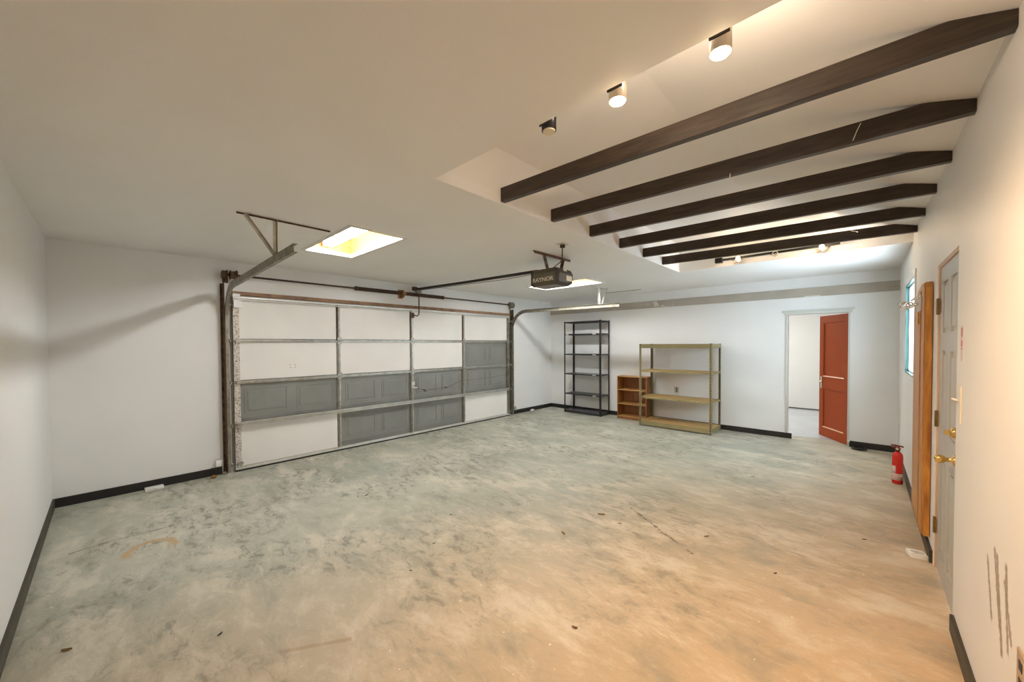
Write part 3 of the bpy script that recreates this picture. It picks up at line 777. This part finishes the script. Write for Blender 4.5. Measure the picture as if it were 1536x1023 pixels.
# rail
bm = bmesh.new(); 
sweep(bm, [(OX0, 3.67, 2.467), (-4.3, 3.655, 2.485), (-5.66, 3.64, 2.515)], [(-.02, -.016), (.02, -.016), (.02, .016), (-.02, .016)], (0, 1, 0)); wpart('rail', bm, 'rail', op)
wtube('chain', 'cord', op, [(OX0, 3.69, 2.443), (-3.6, 3.69, 2.440), (-4.6, 3.67, 2.468), (-5.60, 3.64, 2.49)], .004, 6)
bm = bmesh.new(); bx(bm, XL, -5.63, 3.61, 3.67, 2.50, 2.56); wpart('header_bracket', bm, 'rusty', op)
bm = bmesh.new(); bx(bm, -5.63, -5.53, 3.605, 3.675, 2.462, 2.487); lathe(bm, [(.022, 3.60), (.022, 3.68)], (-5.55, 0, 2.455), 14, 0, axis=1)
wpart('trolley', bm, 'galvd', op)
wtube('arm', 'rusty', op, [(-5.55, 3.64, 2.46), (-5.56, 3.645, 2.36), (-5.565, 3.65, 2.16), (-5.57, 3.645, 2.08), (-5.59, 3.63, 2.055), (-5.61, 3.60, 2.06), (-5.623, 3.585, 2.075)], .010, 8)
wbox('opener_bracket', 'rusty', gd, (XF, XF+.02, 3.555, 3.60, 2.02, 2.11))
bm = bmesh.new(); bar(bm, (-2.665, 3.23, 2.597), (-2.65, 3.91, 2.597), .030, .003, (0, 0, -1)); wpart('ceiling_angle', bm, 'rusty', op)
bm = bmesh.new(); bar(bm, (-2.70, 3.44, 2.597), (-2.74, 3.56, 2.455), .028, .003, (1, 0, 0)); wpart('hanger', bm, 'galvd', op)
bm = bmesh.new(); bar(bm, (-2.68, 3.80, 2.597), (-2.72, 3.80, 2.455), .028, .003, (1, 0, 0)); wpart('hanger', bm, 'rusty', op)
wtube('power_cord', 'cord', op, [(-2.30, 3.25, 2.575), (-2.31, 3.26, 2.52), (-2.36, 3.33, 2.475), (-2.45, 3.42, 2.46), (-2.56, 3.52, 2.47), (-2.66, 3.58, 2.458)], .006, 8)
so = Thing('ceiling_socket', 'small ceiling socket with the opener cord plugged in', 'power socket', (-2.30, 3.25, H))
wbox('plate', 'outletm', so, (-2.345, -2.255, 3.19, 3.31, H-.006, H), bev=.002)
wbox('plug', 'cord', so, (-2.32, -2.28, 3.23, 3.27, H-.04, H-.006), bev=.006)

# ceiling strip near the right track
o = bxo('ceiling_strip', 'galvd', None, (-3.9, -3.12, 6.965, 6.985, H-.006, H)); tag(o, 'thin grey strip on the ceiling between the right track and the back wall', 'strip')

# photo-eye sensors
def sensor(y, s, label):
    t_ = Thing('safety_sensor', label, 'sensor', (XL, y, 0), group='safety sensors at the garage door')
    wbox('bracket', 'galvl', t_, (XL, XL+.004, y-.03, y+.03, .09, .19), (XL, -5.60, y+s*.03-.0015, y+s*.03+.0015, .10, .18))
    bm = bmesh.new(); bx(bm, -5.69, -5.63, min(y-.035, y+.035), y+.028, .115, .185, bev=.006); wpart('sensor_body', bm, 'whitep', t_)
    bm = bmesh.new(); lathe(bm, [(.014, y+s*.03), (.018, y+s*.045), (.010, y+s*.05)], (-5.655, 0, .15), 14, 0, axis=1); wpart('eye', bm, 'openerd', t_)
    wtube('wire', 'cord', t_, [(-5.67, y, .12), (-5.69, y-s*.03, .07), (-5.70+.005, y-s*.07, .10)], .004, 6)
sensor(.895, 1, 'cream safety sensor low on the wall left of the garage door')
sensor(6.17, -1, 'safety sensor low on the wall right of the garage door')

# ------------------------------------------------------------------ black rack
rk = Thing('black_shelving_rack', 'tall narrow black metal rack with open shelves at the back wall', 'shelving', (-4.57, 7.35, 0))
ax0, ax1, ay0, ay1, ah = -5.03, -4.09, 7.16, 7.545, 2.075
def lpost(x, y, sx, sy, h_, w_=.032, t_=.004):
    bm = bmesh.new(); bx(bm, min(x, x+sx*w_), max(x, x+sx*w_), min(y, y+sy*t_), max(y, y+sy*t_), 0, h_); bx(bm, min(x, x+sx*t_), max(x, x+sx*t_), min(y+sy*t_, y+sy*w_), max(y+sy*t_, y+sy*w_), 0, h_); return bm
for x, sx in ((ax0, 1), (ax1, -1)):
    for y, sy in ((ay0, 1), (ay1, -1)):
        wpart('post', lpost(x, y, sx, sy, ah), 'blackm', rk)
for z in (.055, .445, .895, 1.34, 1.79, 2.065):
    bm = bmesh.new(); bx(bm, ax0+.004, ax1-.004, ay0+.004, ay1-.004, z-.004, z)
    lip = .028 if z > .1 else .05
    bx(bm, ax0+.004, ax1-.004, ay0+.004, ay0+.007, z-lip, z); bx(bm, ax0+.004, ax1-.004, ay1-.007, ay1-.004, z-lip, z)
    bx(bm, ax0+.004, ax0+.007, ay0+.007, ay1-.007, z-lip, z); bx(bm, ax1-.007, ax1-.004, ay0+.007, ay1-.007, z-lip, z)
    s_ = wpart('shelf', bm, 'blackshelf', rk)
    if .4 < z < 2:
        wbox('label_tag', 'whitep', rk, (ax1-.20, ax1-.12, ay0+.001, ay0+.004, z-.024, z-.004), parent=s_)
        if z > 1.7: wbox('label_tag', 'whitep', rk, (ax0+.05, ax0+.12, ay0+.001, ay0+.004, z-.024, z-.004), parent=s_)

# ------------------------------------------------------------------ small bookcase
bc = Thing('wooden_bookcase', 'small honey brown wooden bookcase between the black rack and the tan rack', 'bookcase', (-3.48, 7.42, 0))
cx0, cx1, cy0, cy1, ch = -3.765, -3.135, 7.27, 7.545, .89; t_ = .018
wbox('side_panel', 'case', bc, (cx0, cx0+t_, cy0, cy1, 0, ch)); wbox('side_panel', 'case', bc, (cx1-t_, cx1, cy0, cy1, 0, ch))
wbox('back_panel', 'case', bc, (cx0+t_, cx1-t_, cy1-.006, cy1, .04, ch-t_))
wbox('top', 'caselight', bc, (cx0+t_, cx1-t_, cy0, cy1, ch-t_, ch))
for z in (.07, .325, .615): wbox('shelf', 'caselight', bc, (cx0+t_, cx1-t_, cy0+.004, cy1-.006, z-t_, z))
wbox('toe_kick', 'case', bc, (cx0+t_, cx1-t_, cy0+.02, cy0+.035, 0, .052))

# ------------------------------------------------------------------ tan boltless rack
gr = Thing('tan_shelving_rack', 'wide tan metal rack with slotted posts and particle board shelves', 'shelving', (-2.5, 7.22, 0))
gx0, gx1, gy0, gy1, gh = -3.13, -1.86, 6.93, 7.49, 1.555
for x, sx in ((gx0, 1), (gx1, -1)):
    for y, sy in ((gy0, 1), (gy1, -1)):
        bm = bmesh.new(); wl, tt = .040, .003
        # slotted flanges: rails plus rungs, dark plates painting shade into the slots
        for axis in (0, 1):
            for a, b in ((0, .010), (.029, wl)):
                if axis == 0: bx(bm, min(x+sx*a, x+sx*b), max(x+sx*a, x+sx*b), min(y, y+sy*tt), max(y, y+sy*tt), 0, gh)
                else: bx(bm, min(x, x+sx*tt), max(x, x+sx*tt), min(y+sy*max(a, tt), y+sy*b), max(y+sy*max(a, tt), y+sy*b), 0, gh)
            z = 0
            while z < gh-.02:
                if axis == 0: bx(bm, min(x+sx*.010, x+sx*.029), max(x+sx*.010, x+sx*.029), min(y, y+sy*tt), max(y, y+sy*tt), z, z+.016)
                else: bx(bm, min(x, x+sx*tt), max(x, x+sx*tt), min(y+sy*.010, y+sy*.029), max(y+sy*.010, y+sy*.029), z, z+.016)
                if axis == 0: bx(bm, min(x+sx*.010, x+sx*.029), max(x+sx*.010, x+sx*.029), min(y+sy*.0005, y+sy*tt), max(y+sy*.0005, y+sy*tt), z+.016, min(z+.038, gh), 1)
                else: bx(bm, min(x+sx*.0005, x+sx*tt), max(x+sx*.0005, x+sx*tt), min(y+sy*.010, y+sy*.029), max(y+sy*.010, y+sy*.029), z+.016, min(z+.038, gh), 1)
                z += .038
        wpart('post', bm, ['gold', 'socket_slotshade'], gr)
for z, hb in ((.095, .075), (.555, .03), (1.055, .03), (1.55, .075)):
    i_ = .004
    bm = bmesh.new(); bx(bm, gx0+i_, gx1-i_, gy0+i_, gy0+i_+.004, z-hb, z); bx(bm, gx0+i_, gx1-i_, gy1-i_-.004, gy1-i_, z-hb, z)
    bx(bm, gx0+i_, gx0+i_+.004, gy0+i_+.004, gy1-i_-.004, z-hb, z); bx(bm, gx1-i_-.004, gx1-i_, gy0+i_+.004, gy1-i_-.004, z-hb, z)
    if hb > .05 and z < .2: pass
    sh = wpart('shelf_beam', bm, 'gold', gr)
    wbox('shelf_board', 'particle', gr, (gx0+.012, gx1-.012, gy0+.012, gy1-.012, z-.016, z-.002), parent=sh)

# ------------------------------------------------------------------ wall outlet, switch, sticker, plate
def outlet(name, label, cat, cx, cz, y):
    o = Thing(name, label, cat, (cx, y, cz))
    wbox('plate', 'outletm', o, (cx-.045, cx+.045, y-.006, y, cz-.065, cz+.065), bev=.002)
    for dz in (-.022, .022):
        wbox('socket', 'socket_slotshade', o, (cx-.016, cx+.016, y-.0075, y-.006, cz+dz-.014, cz+dz+.014), bev=.0004)
outlet('wall_outlet', 'almond wall outlet seen through the tan shelving rack', 'outlet', -2.66, .655, YB)
sw = Thing('light_switch', 'ivory light switch on the cream wall beside the panelled door', 'light switch', (XR, 3.0, 1.24))
wbox('plate', 'switchm', sw, (XR-.006, XR, 2.96, 3.06, 1.14, 1.33), bev=.002)
bm = bmesh.new(); tube(bm, [(XR-.005, 3.015, 1.25), (XR-.03, 3.015, 1.262)], [.007, .005], 8); wpart('toggle', bm, 'whitep', sw)
stk = Thing('wall_sticker', 'small faded red printed sticker on the wall above the light switch', 'sticker', (XR, 2.99, 1.56))
wbox('paper', 'label', stk, (XR-.0012, XR, 2.955, 3.015, 1.46, 1.64))
wbox('print', 'stickr', stk, (XR-.002, XR-.0012, 2.965, 3.005, 1.585, 1.63), (XR-.002, XR-.0012, 2.965, 3.005, 1.535, 1.565), (XR-.002, XR-.0012, 2.965, 3.005, 1.52, 1.527))
pl = Thing('low_wall_plate', 'brown plate low on the wall at the bottom right corner of the view', 'outlet', (XR, 1.90, .56))
wbox('plate', 'platem', pl, (XR-.006, XR, 1.86, 1.945, .46, .595), bev=.002)
for z in (.50, .555): wbox('socket', 'socket_slotshade', pl, (XR-.0075, XR-.006, 1.885, 1.918, z-.014, z+.014))

# ------------------------------------------------------------------ fire extinguisher
fe = Thing('fire_extinguisher', 'red fire extinguisher standing on the floor by the right wall', 'fire extinguisher', (.29, 5.92, 0))
ex, ey = .29, 5.92
bm = bmesh.new(); lathe(bm, [(.036, 0), (.043, .006), (.044, .03), (.044, .295), (.041, .32), (.030, .342), (.016, .352)], (ex, ey, 0), 32); wpart('cylinder', bm, 'red', fe)
bm = bmesh.new(); lathe(bm, [(.017, .350), (.017, .375), (.024, .378), (.024, .392), (.015, .395)], (ex, ey, 0), 20); wpart('valve', bm, 'redk', fe)
bm = bmesh.new(); prism(bm, [(ex-.055, .415), (ex+.045, .405), (ex+.045, .418), (ex-.02, .428), (ex-.055, .424)], 1, ey-.011, ey+.011); prism(bm, [(ex-.045, .392), (ex+.015, .388), (ex+.015, .405), (ex-.045, .400)], 1, ey-.010, ey+.010)
wpart('handle', bm, 'redk', fe)
bm = bmesh.new(); lathe(bm, [(.012, 0), (.012, -.014)], (ex-.005, ey-.012, .386), 14, 0, axis=1); wpart('gauge', bm, 'outletm', fe)
# wrap-around label
bm = bmesh.new()
def wrap(bm, a0, a1, z0, z1, r, mi=0, n=16):
    rows = []
    for k in range(n+1):
        a = a0+(a1-a0)*k/n; rows.append([bm.verts.new((ex+rr*math.cos(a), ey+rr*math.sin(a), z)) for rr, z in ((r, z0), (r, z1), (r-.0015, z1), (r-.0015, z0))])
    for a, b in zip(rows, rows[1:]):
        for k in range(4): f_ = bm.faces.new([a[k], b[k], b[(k+1)%4], a[(k+1)%4]]); f_.smooth = True
R_ = math.radians
wrap(bm, R_(205), R_(330), .045, .115, .0453); wrap(bm, R_(200), R_(248), .115, .20, .0453)
lb = wpart('label', bm, 'label', fe)
bm = bmesh.new()
for z in (.06, .075, .088, .10): wrap(bm, R_(215), R_(310), z, z+.005, .0457, n=12)
wpart('print', bm, 'stickr', fe, lb)

# ------------------------------------------------------------------ track lights
def near_track():
    t = Thing('track_light', 'track light on the near edge of the ceiling recess, three cylinder heads', 'track light', (-.75, WY0+.08, 2.80))
    yl = 1.50
    wbox('track', 'blackm', t, (-1.35, -.25, yl-.018, yl+.018, 2.80, 2.83))
    for xx in (-1.2, -.75, -.35): wbox('bracket', 'blackm', t, (xx-.012, xx+.012, WY0+.0005, yl-.018, 2.80, 2.825))
    for xx, zb, mt_, on in ((-1.14, 2.606, 'blackm', 0), (-.775, 2.590, 'silver', 1), (-.38, 2.585, 'silver', 1)):
        bm = bmesh.new(); lathe(bm, [(.034, zb), (.036, zb), (.036, zb+.12), (.028, zb+.135), (.010, zb+.14), (.010, 2.80)], (xx, yl, 0), 24)
        hd = wpart('lamp_head', bm, mt_, t)
        if not on: hd['label'] = 'dark unlit lamp head'
        bm = bmesh.new(); lathe(bm, [(.029, zb-.006), (.031, zb+.0), (.01, zb+.001)][::-1], (xx, yl, 0), 20)
        wpart('bulb', bm, 'bulb' if on else 'lens', t, hd)
        bm = bmesh.new(); bx(bm, xx-.026, xx+.040, yl-.045, yl-.038, 2.618, 2.628)
        wpart('yoke', bm, 'blackm', t, hd)
near_track()
def far_track():
    t = Thing('track_light', 'track light at the far edge of the ceiling recess with two bare lit bulbs', 'track light', (-.85, 5.62, 2.68))
    y = 5.62; z = 2.668
    bm = bmesh.new(); sweep(bm, [(-1.40, y, z), (-.20, y, z+.004)], [(-.014, -.013), (.014, -.013), (.014, .013), (-.014, .013)], (0, 1, 0)); wpart('track', bm, 'blackm', t)
    wbox('power_box', 'blackm', t, (-1.47, -1.385, y-.035, y+.035, z-.035, z+.03), bev=.004)
    for xx in (-1.28, -.85, -.3): wbox('bracket', 'blackm', t, (xx-.01, xx+.01, y+.012, WY1-.0005, z-.006, z+.006))
    for xx, on in ((-1.19, 1), (-.80, 0), (-.355, 1)):
        bm = bmesh.new(); tube(bm, [(xx, y, z-.008), (xx, y-.02, z-.03)], .008, 8)
        if on:
            lathe(bm, [(.010, -.012), (.022, -.03), (.026, -.045)], (xx, y-.02, z-.02), 16, 0, axis=1)
        else:
            tube(bm, [(xx+.028*math.cos(a), y-.03, z-.018+.028*math.sin(a)) for a in [2*PI*k/18 for k in range(19)]], .006, 8, caps=False)
        hd = wpart('lamp_head', bm, 'silver' if on else 'lever', t)
        if on:
            bm = bmesh.new(); bmesh.ops.create_icosphere(bm, subdivisions=2, radius=.021, matrix=Matrix.Translation((xx, y-.075, z-.02))); 
            wpart('bulb', bm, 'bulb', t, hd)
            bm = bmesh.new(); tube(bm, [(xx+.02, y-.02, z-.01), (xx+.05, y-.06, z-.03), (xx+.03, y-.09, z-.06), (xx-.04, y-.10, z-.085)], .004, 6)
            wpart('lamp_clip', bm, 'brass', t, hd)
        else: hd['label'] = 'empty ring holder'
far_track()

# ------------------------------------------------------------------ little things on the floor
o = Thing('white_box', 'white flat box lying against the baseboard left of the garage door', 'box', (-5.60, .325, 0))
bm = bmesh.new(); bx(bm, -.045, .045, -.075, .075, .0005, .028, bev=.003); bb = obj('carton', bm, 'whitep', o)
bm = bmesh.new(); bx(bm, .045, .0455, -.06, .02, .008, .020); obj('print', bm, 'outletm', o); o.location.x = -5.645; o.rotation_euler = (0, 0, .02)
o = Thing('white_box', 'white printed box lying on the floor below the right wall by the door', 'box', (.30, 3.99, 0))
bm = bmesh.new(); bx(bm, -.045, .045, -.045, .045, .0005, .03, bev=.002); obj('carton', bm, 'whitep', o)
bm = bmesh.new(); bx(bm, -.03, .03, -.005, .0, .03, .0305); bx(bm, -.03, .015, .012, .017, .03, .0305); bx(bm, -.02, .03, -.022, -.017, .03, .0305); obj('print', bm, 'galvd', o); o.rotation_euler = (0, 0, .25)
bm = bmesh.new()
bmesh.ops.create_icosphere(bm, subdivisions=2, radius=.05)
rnd = random.Random(3)
for v in bm.verts: v.co = Vector((v.co.x*.9, v.co.y*1.2, v.co.z*.55))*(1+rnd.uniform(-.22, .22))
mz = min(v.co.z for v in bm.verts)
for v in bm.verts: v.co.z -= mz
o = obj('paper_scrap', bm, 'whitep', None, (-5.62, 6.72, .0)); tag(o, 'crumpled white paper scrap at the baseboard right of the garage door', 'paper')
bm = bmesh.new(); bmesh.ops.create_icosphere(bm, subdivisions=1, radius=.025)
for v in bm.verts: v.co = Vector((v.co.x, v.co.y*1.4, max(v.co.z, -.01)+.01))*(1+rnd.uniform(-.2, .2)); 
mz = min(v.co.z for v in bm.verts)
for v in bm.verts: v.co.z -= mz
o = obj('wood_crumb', bm, 'leaf', None, (-5.6, .83, 0)); tag(o, 'small tan crumb at the foot of the left door track', 'debris')
bm = bmesh.new()
for k, (r, z) in enumerate(((.085, .006), (.080, .018), (.070, .028))):
    tube(bm, [(r*math.cos(a), r*math.sin(a), z) for a in [2*PI*q/28 for q in range(29)]], .0058, 8, caps=False)
lathe(bm, [(.06, .001), (.07, .012), (.05, .014)], seg=24)
o = obj('black_coil', bm, 'black', None, (-.03, 7.44, 0)); tag(o, 'flat black coil on the floor right of the open red door', 'coil')
o = Thing('door_stop', 'small white door stop on the casing foot beside the red door', 'door stop', (-.145, YB-.020, .09))
bm = bmesh.new(); lathe(bm, [(.014, 0), (.014, -.01), (.007, -.013), (.007, -.035), (.013, -.037), (.013, -.05), (.006, -.052)], (-.145, YB-.020, .09), 14, 0, axis=1); wpart('bumper', bm, 'whitep', o)

def leaf(x, y, s, rot, label, name='dry_leaf', mat='leaf', curl=.35):
    bm = bmesh.new(); n = 8; rows = []
    for k in range(n+1):
        t = k/n; w_ = s*.42*math.sin(PI*min(.97, t*.94+.03))**.8*(1+.15*math.sin(k*2.3+x*7)); u = (t-.5)*s*1.9
        zc = s*curl*(.25+.6*(t-.5)**2*3)
        rows.append([(u, -w_, zc+s*curl*.55), (u, 0, zc*.5+.0015), (u, w_, zc+s*curl*.35)])
    mz = min(p[2] for r in rows for p in r)
    up = [[bm.verts.new((p[0], p[1], p[2]-mz+.0016)) for p in r] for r in rows]; dn = [[bm.verts.new((p[0], p[1], p[2]-mz)) for p in r] for r in rows]
    for a in range(n):
        for c in range(2):
            bm.faces.new([up[a][c], up[a+1][c], up[a+1][c+1], up[a][c+1]]); bm.faces.new([dn[a][c+1], dn[a+1][c+1], dn[a+1][c], dn[a][c]])
        for c in (0, 2): bm.faces.new([up[a][c], dn[a][c], dn[a+1][c], up[a+1][c]])
    for a in (0, n):
        for c in range(2): bm.faces.new([up[a][c], up[a][c+1], dn[a][c+1], dn[a][c]])
    o = obj(name, bm, mat, None, (x, y, 0), (0, 0, rot)); tag(o, label, 'leaf' if name == 'dry_leaf' else 'debris', 'leaves and crumbs scattered on the concrete'); return o
leaf(-1.735, 3.047, .032, .6, 'largest dry leaf, in the middle of the floor just left of the dark crack')
leaf(-3.759, 1.81, .026, 2.0, 'brown dry leaf on the floor in front of the lower left garage door panel')
leaf(-2.982, -.17, .024, 1.0, 'curled brown leaf on the floor near the bottom left corner of the view')
leaf(-1.144, 1.721, .017, .3, 'small dark leaf lying alone at the bottom centre of the view', curl=.6)
leaf(-5.14, 3.181, .018, 1.3, 'tiny leaf on the floor close to the middle of the garage door')
leaf(-1.793, 2.534, .025, -.4, 'brown leaf at the centre of the floor, nearer the camera than the largest leaf')
leaf(-.909, 3.266, .022, .9, 'faint brown leaf just right of the dark floor crack')
leaf(-.924, 5.112, .020, -.2, 'dark leaf in the bluish light patch before the back doorway')
leaf(-1.53, 3.0, .018, .2, 'short brown leaf beside the left end of the dark crack')
for x, y, s, r, l in ((-2.75, 2.12, .013, .2, 'dark crumb left of the two central leaves'), (-2.45, 1.72, .012, 1.2, 'dark crumb midway between the garage door and the bottom edge'),
                      (-2.27, 1.40, .011, .5, 'dark crumb among the grey smears at the lower centre'), (-.42, 3.05, .013, .9, 'dark crumb on the orange lit floor toward the right wall'),
                      (-2.527, .387, .015, 2.1, 'dark sliver near the bottom edge left of centre'), (.02, 4.05, .014, .3, 'dark crumb on the floor near the white printed box')):
    leaf(x, y, s, r, l, 'floor_crumb', 'crumb', .5)

# ------------------------------------------------------------------ lights
def spot(name, loc, target, power, col, size, blend=.8, rad=.03):
    l = bpy.data.lights.new(name, 'SPOT'); l.energy = power; l.color = col; l.spot_size = math.radians(size); l.spot_blend = blend; l.shadow_soft_size = rad
    o = bpy.data.objects.new(name, l); C.objects.link(o); o.location = loc
    o.rotation_euler = (Vector(target)-Vector(loc)).to_track_quat('-Z', 'Y').to_euler(); return o
def point(name, loc, power, col, rad=.03):
    l = bpy.data.lights.new(name, 'POINT'); l.energy = power; l.color = col; l.shadow_soft_size = rad
    o = bpy.data.objects.new(name, l); C.objects.link(o); o.location = loc; return o
WARM = (1, .68, .39)
spot('halogen_spot', (-.775, 1.50, 2.57), (-.70, 2.5, 0), 48, WARM, 130, 1)
spot('halogen_spot', (-.38, 1.50, 2.56), (-.20, 2.4, 0), 48, WARM, 130, 1)
point('halogen_point', (-1.19, 5.50, 2.645), 1.3, (1, .74, .48), .02)
point('halogen_point', (-.355, 5.50, 2.645), 2.6, (1, .74, .48), .02)
point('halogen_point', (-.775, 1.552, 2.606), 2.6, (1, .8, .6), .03)  # added pair beside the cans, standing in for spill from the lit bulbs
point('halogen_point', (-.38, 1.552, 2.606), 2.6, (1, .8, .6), .03)
# added light to brighten the next room, without any fixture
l = bpy.data.lights.new('next_room_added_light', 'AREA'); l.energy = 33; l.color = (1, .96, .85); l.shape = 'RECTANGLE'; l.size = 1.2; l.size_y = .6
o = bpy.data.objects.new('next_room_added_light', l); C.objects.link(o); o.location = (-2.0, 9.4, 2.66)

wd = bpy.data.worlds.new('sky'); S.world = wd; wd.use_nodes = True
bg = wd.node_tree.nodes['Background']; bg.inputs['Color'].default_value = (.76, .86, 1.0, 1); bg.inputs['Strength'].default_value = 9

# ------------------------------------------------------------------ camera
f, yaw, pitch, roll, cy, h = 565.6987, .7498, -.02, -.0056, 528.1, 1.5574
F = Vector((-math.sin(yaw)*math.cos(pitch), math.cos(yaw)*math.cos(pitch), math.sin(pitch)))
R0 = Vector((math.cos(yaw), math.sin(yaw), 0)); U0 = R0.cross(F)
Rr = R0*math.cos(roll)+U0*math.sin(roll); Ur = -R0*math.sin(roll)+U0*math.cos(roll)
cam = bpy.data.cameras.new('camera'); co = bpy.data.objects.new('camera', cam); C.objects.link(co)
m4 = Matrix((( Rr.x, Ur.x, -F.x, 0), (Rr.y, Ur.y, -F.y, 0), (Rr.z, Ur.z, -F.z, h), (0, 0, 0, 1)))
co.matrix_world = m4
cam.sensor_fit = 'HORIZONTAL'; cam.sensor_width = 36; cam.lens = f/1536*36; cam.shift_y = (cy-511.5)/1536; cam.clip_start = .02
S.camera = co
S.view_settings.view_transform = 'Standard'; S.view_settings.look = 'None'; S.view_settings.gamma = 1; S.view_settings.exposure = 1.16
S.view_settings.use_curve_mapping = False
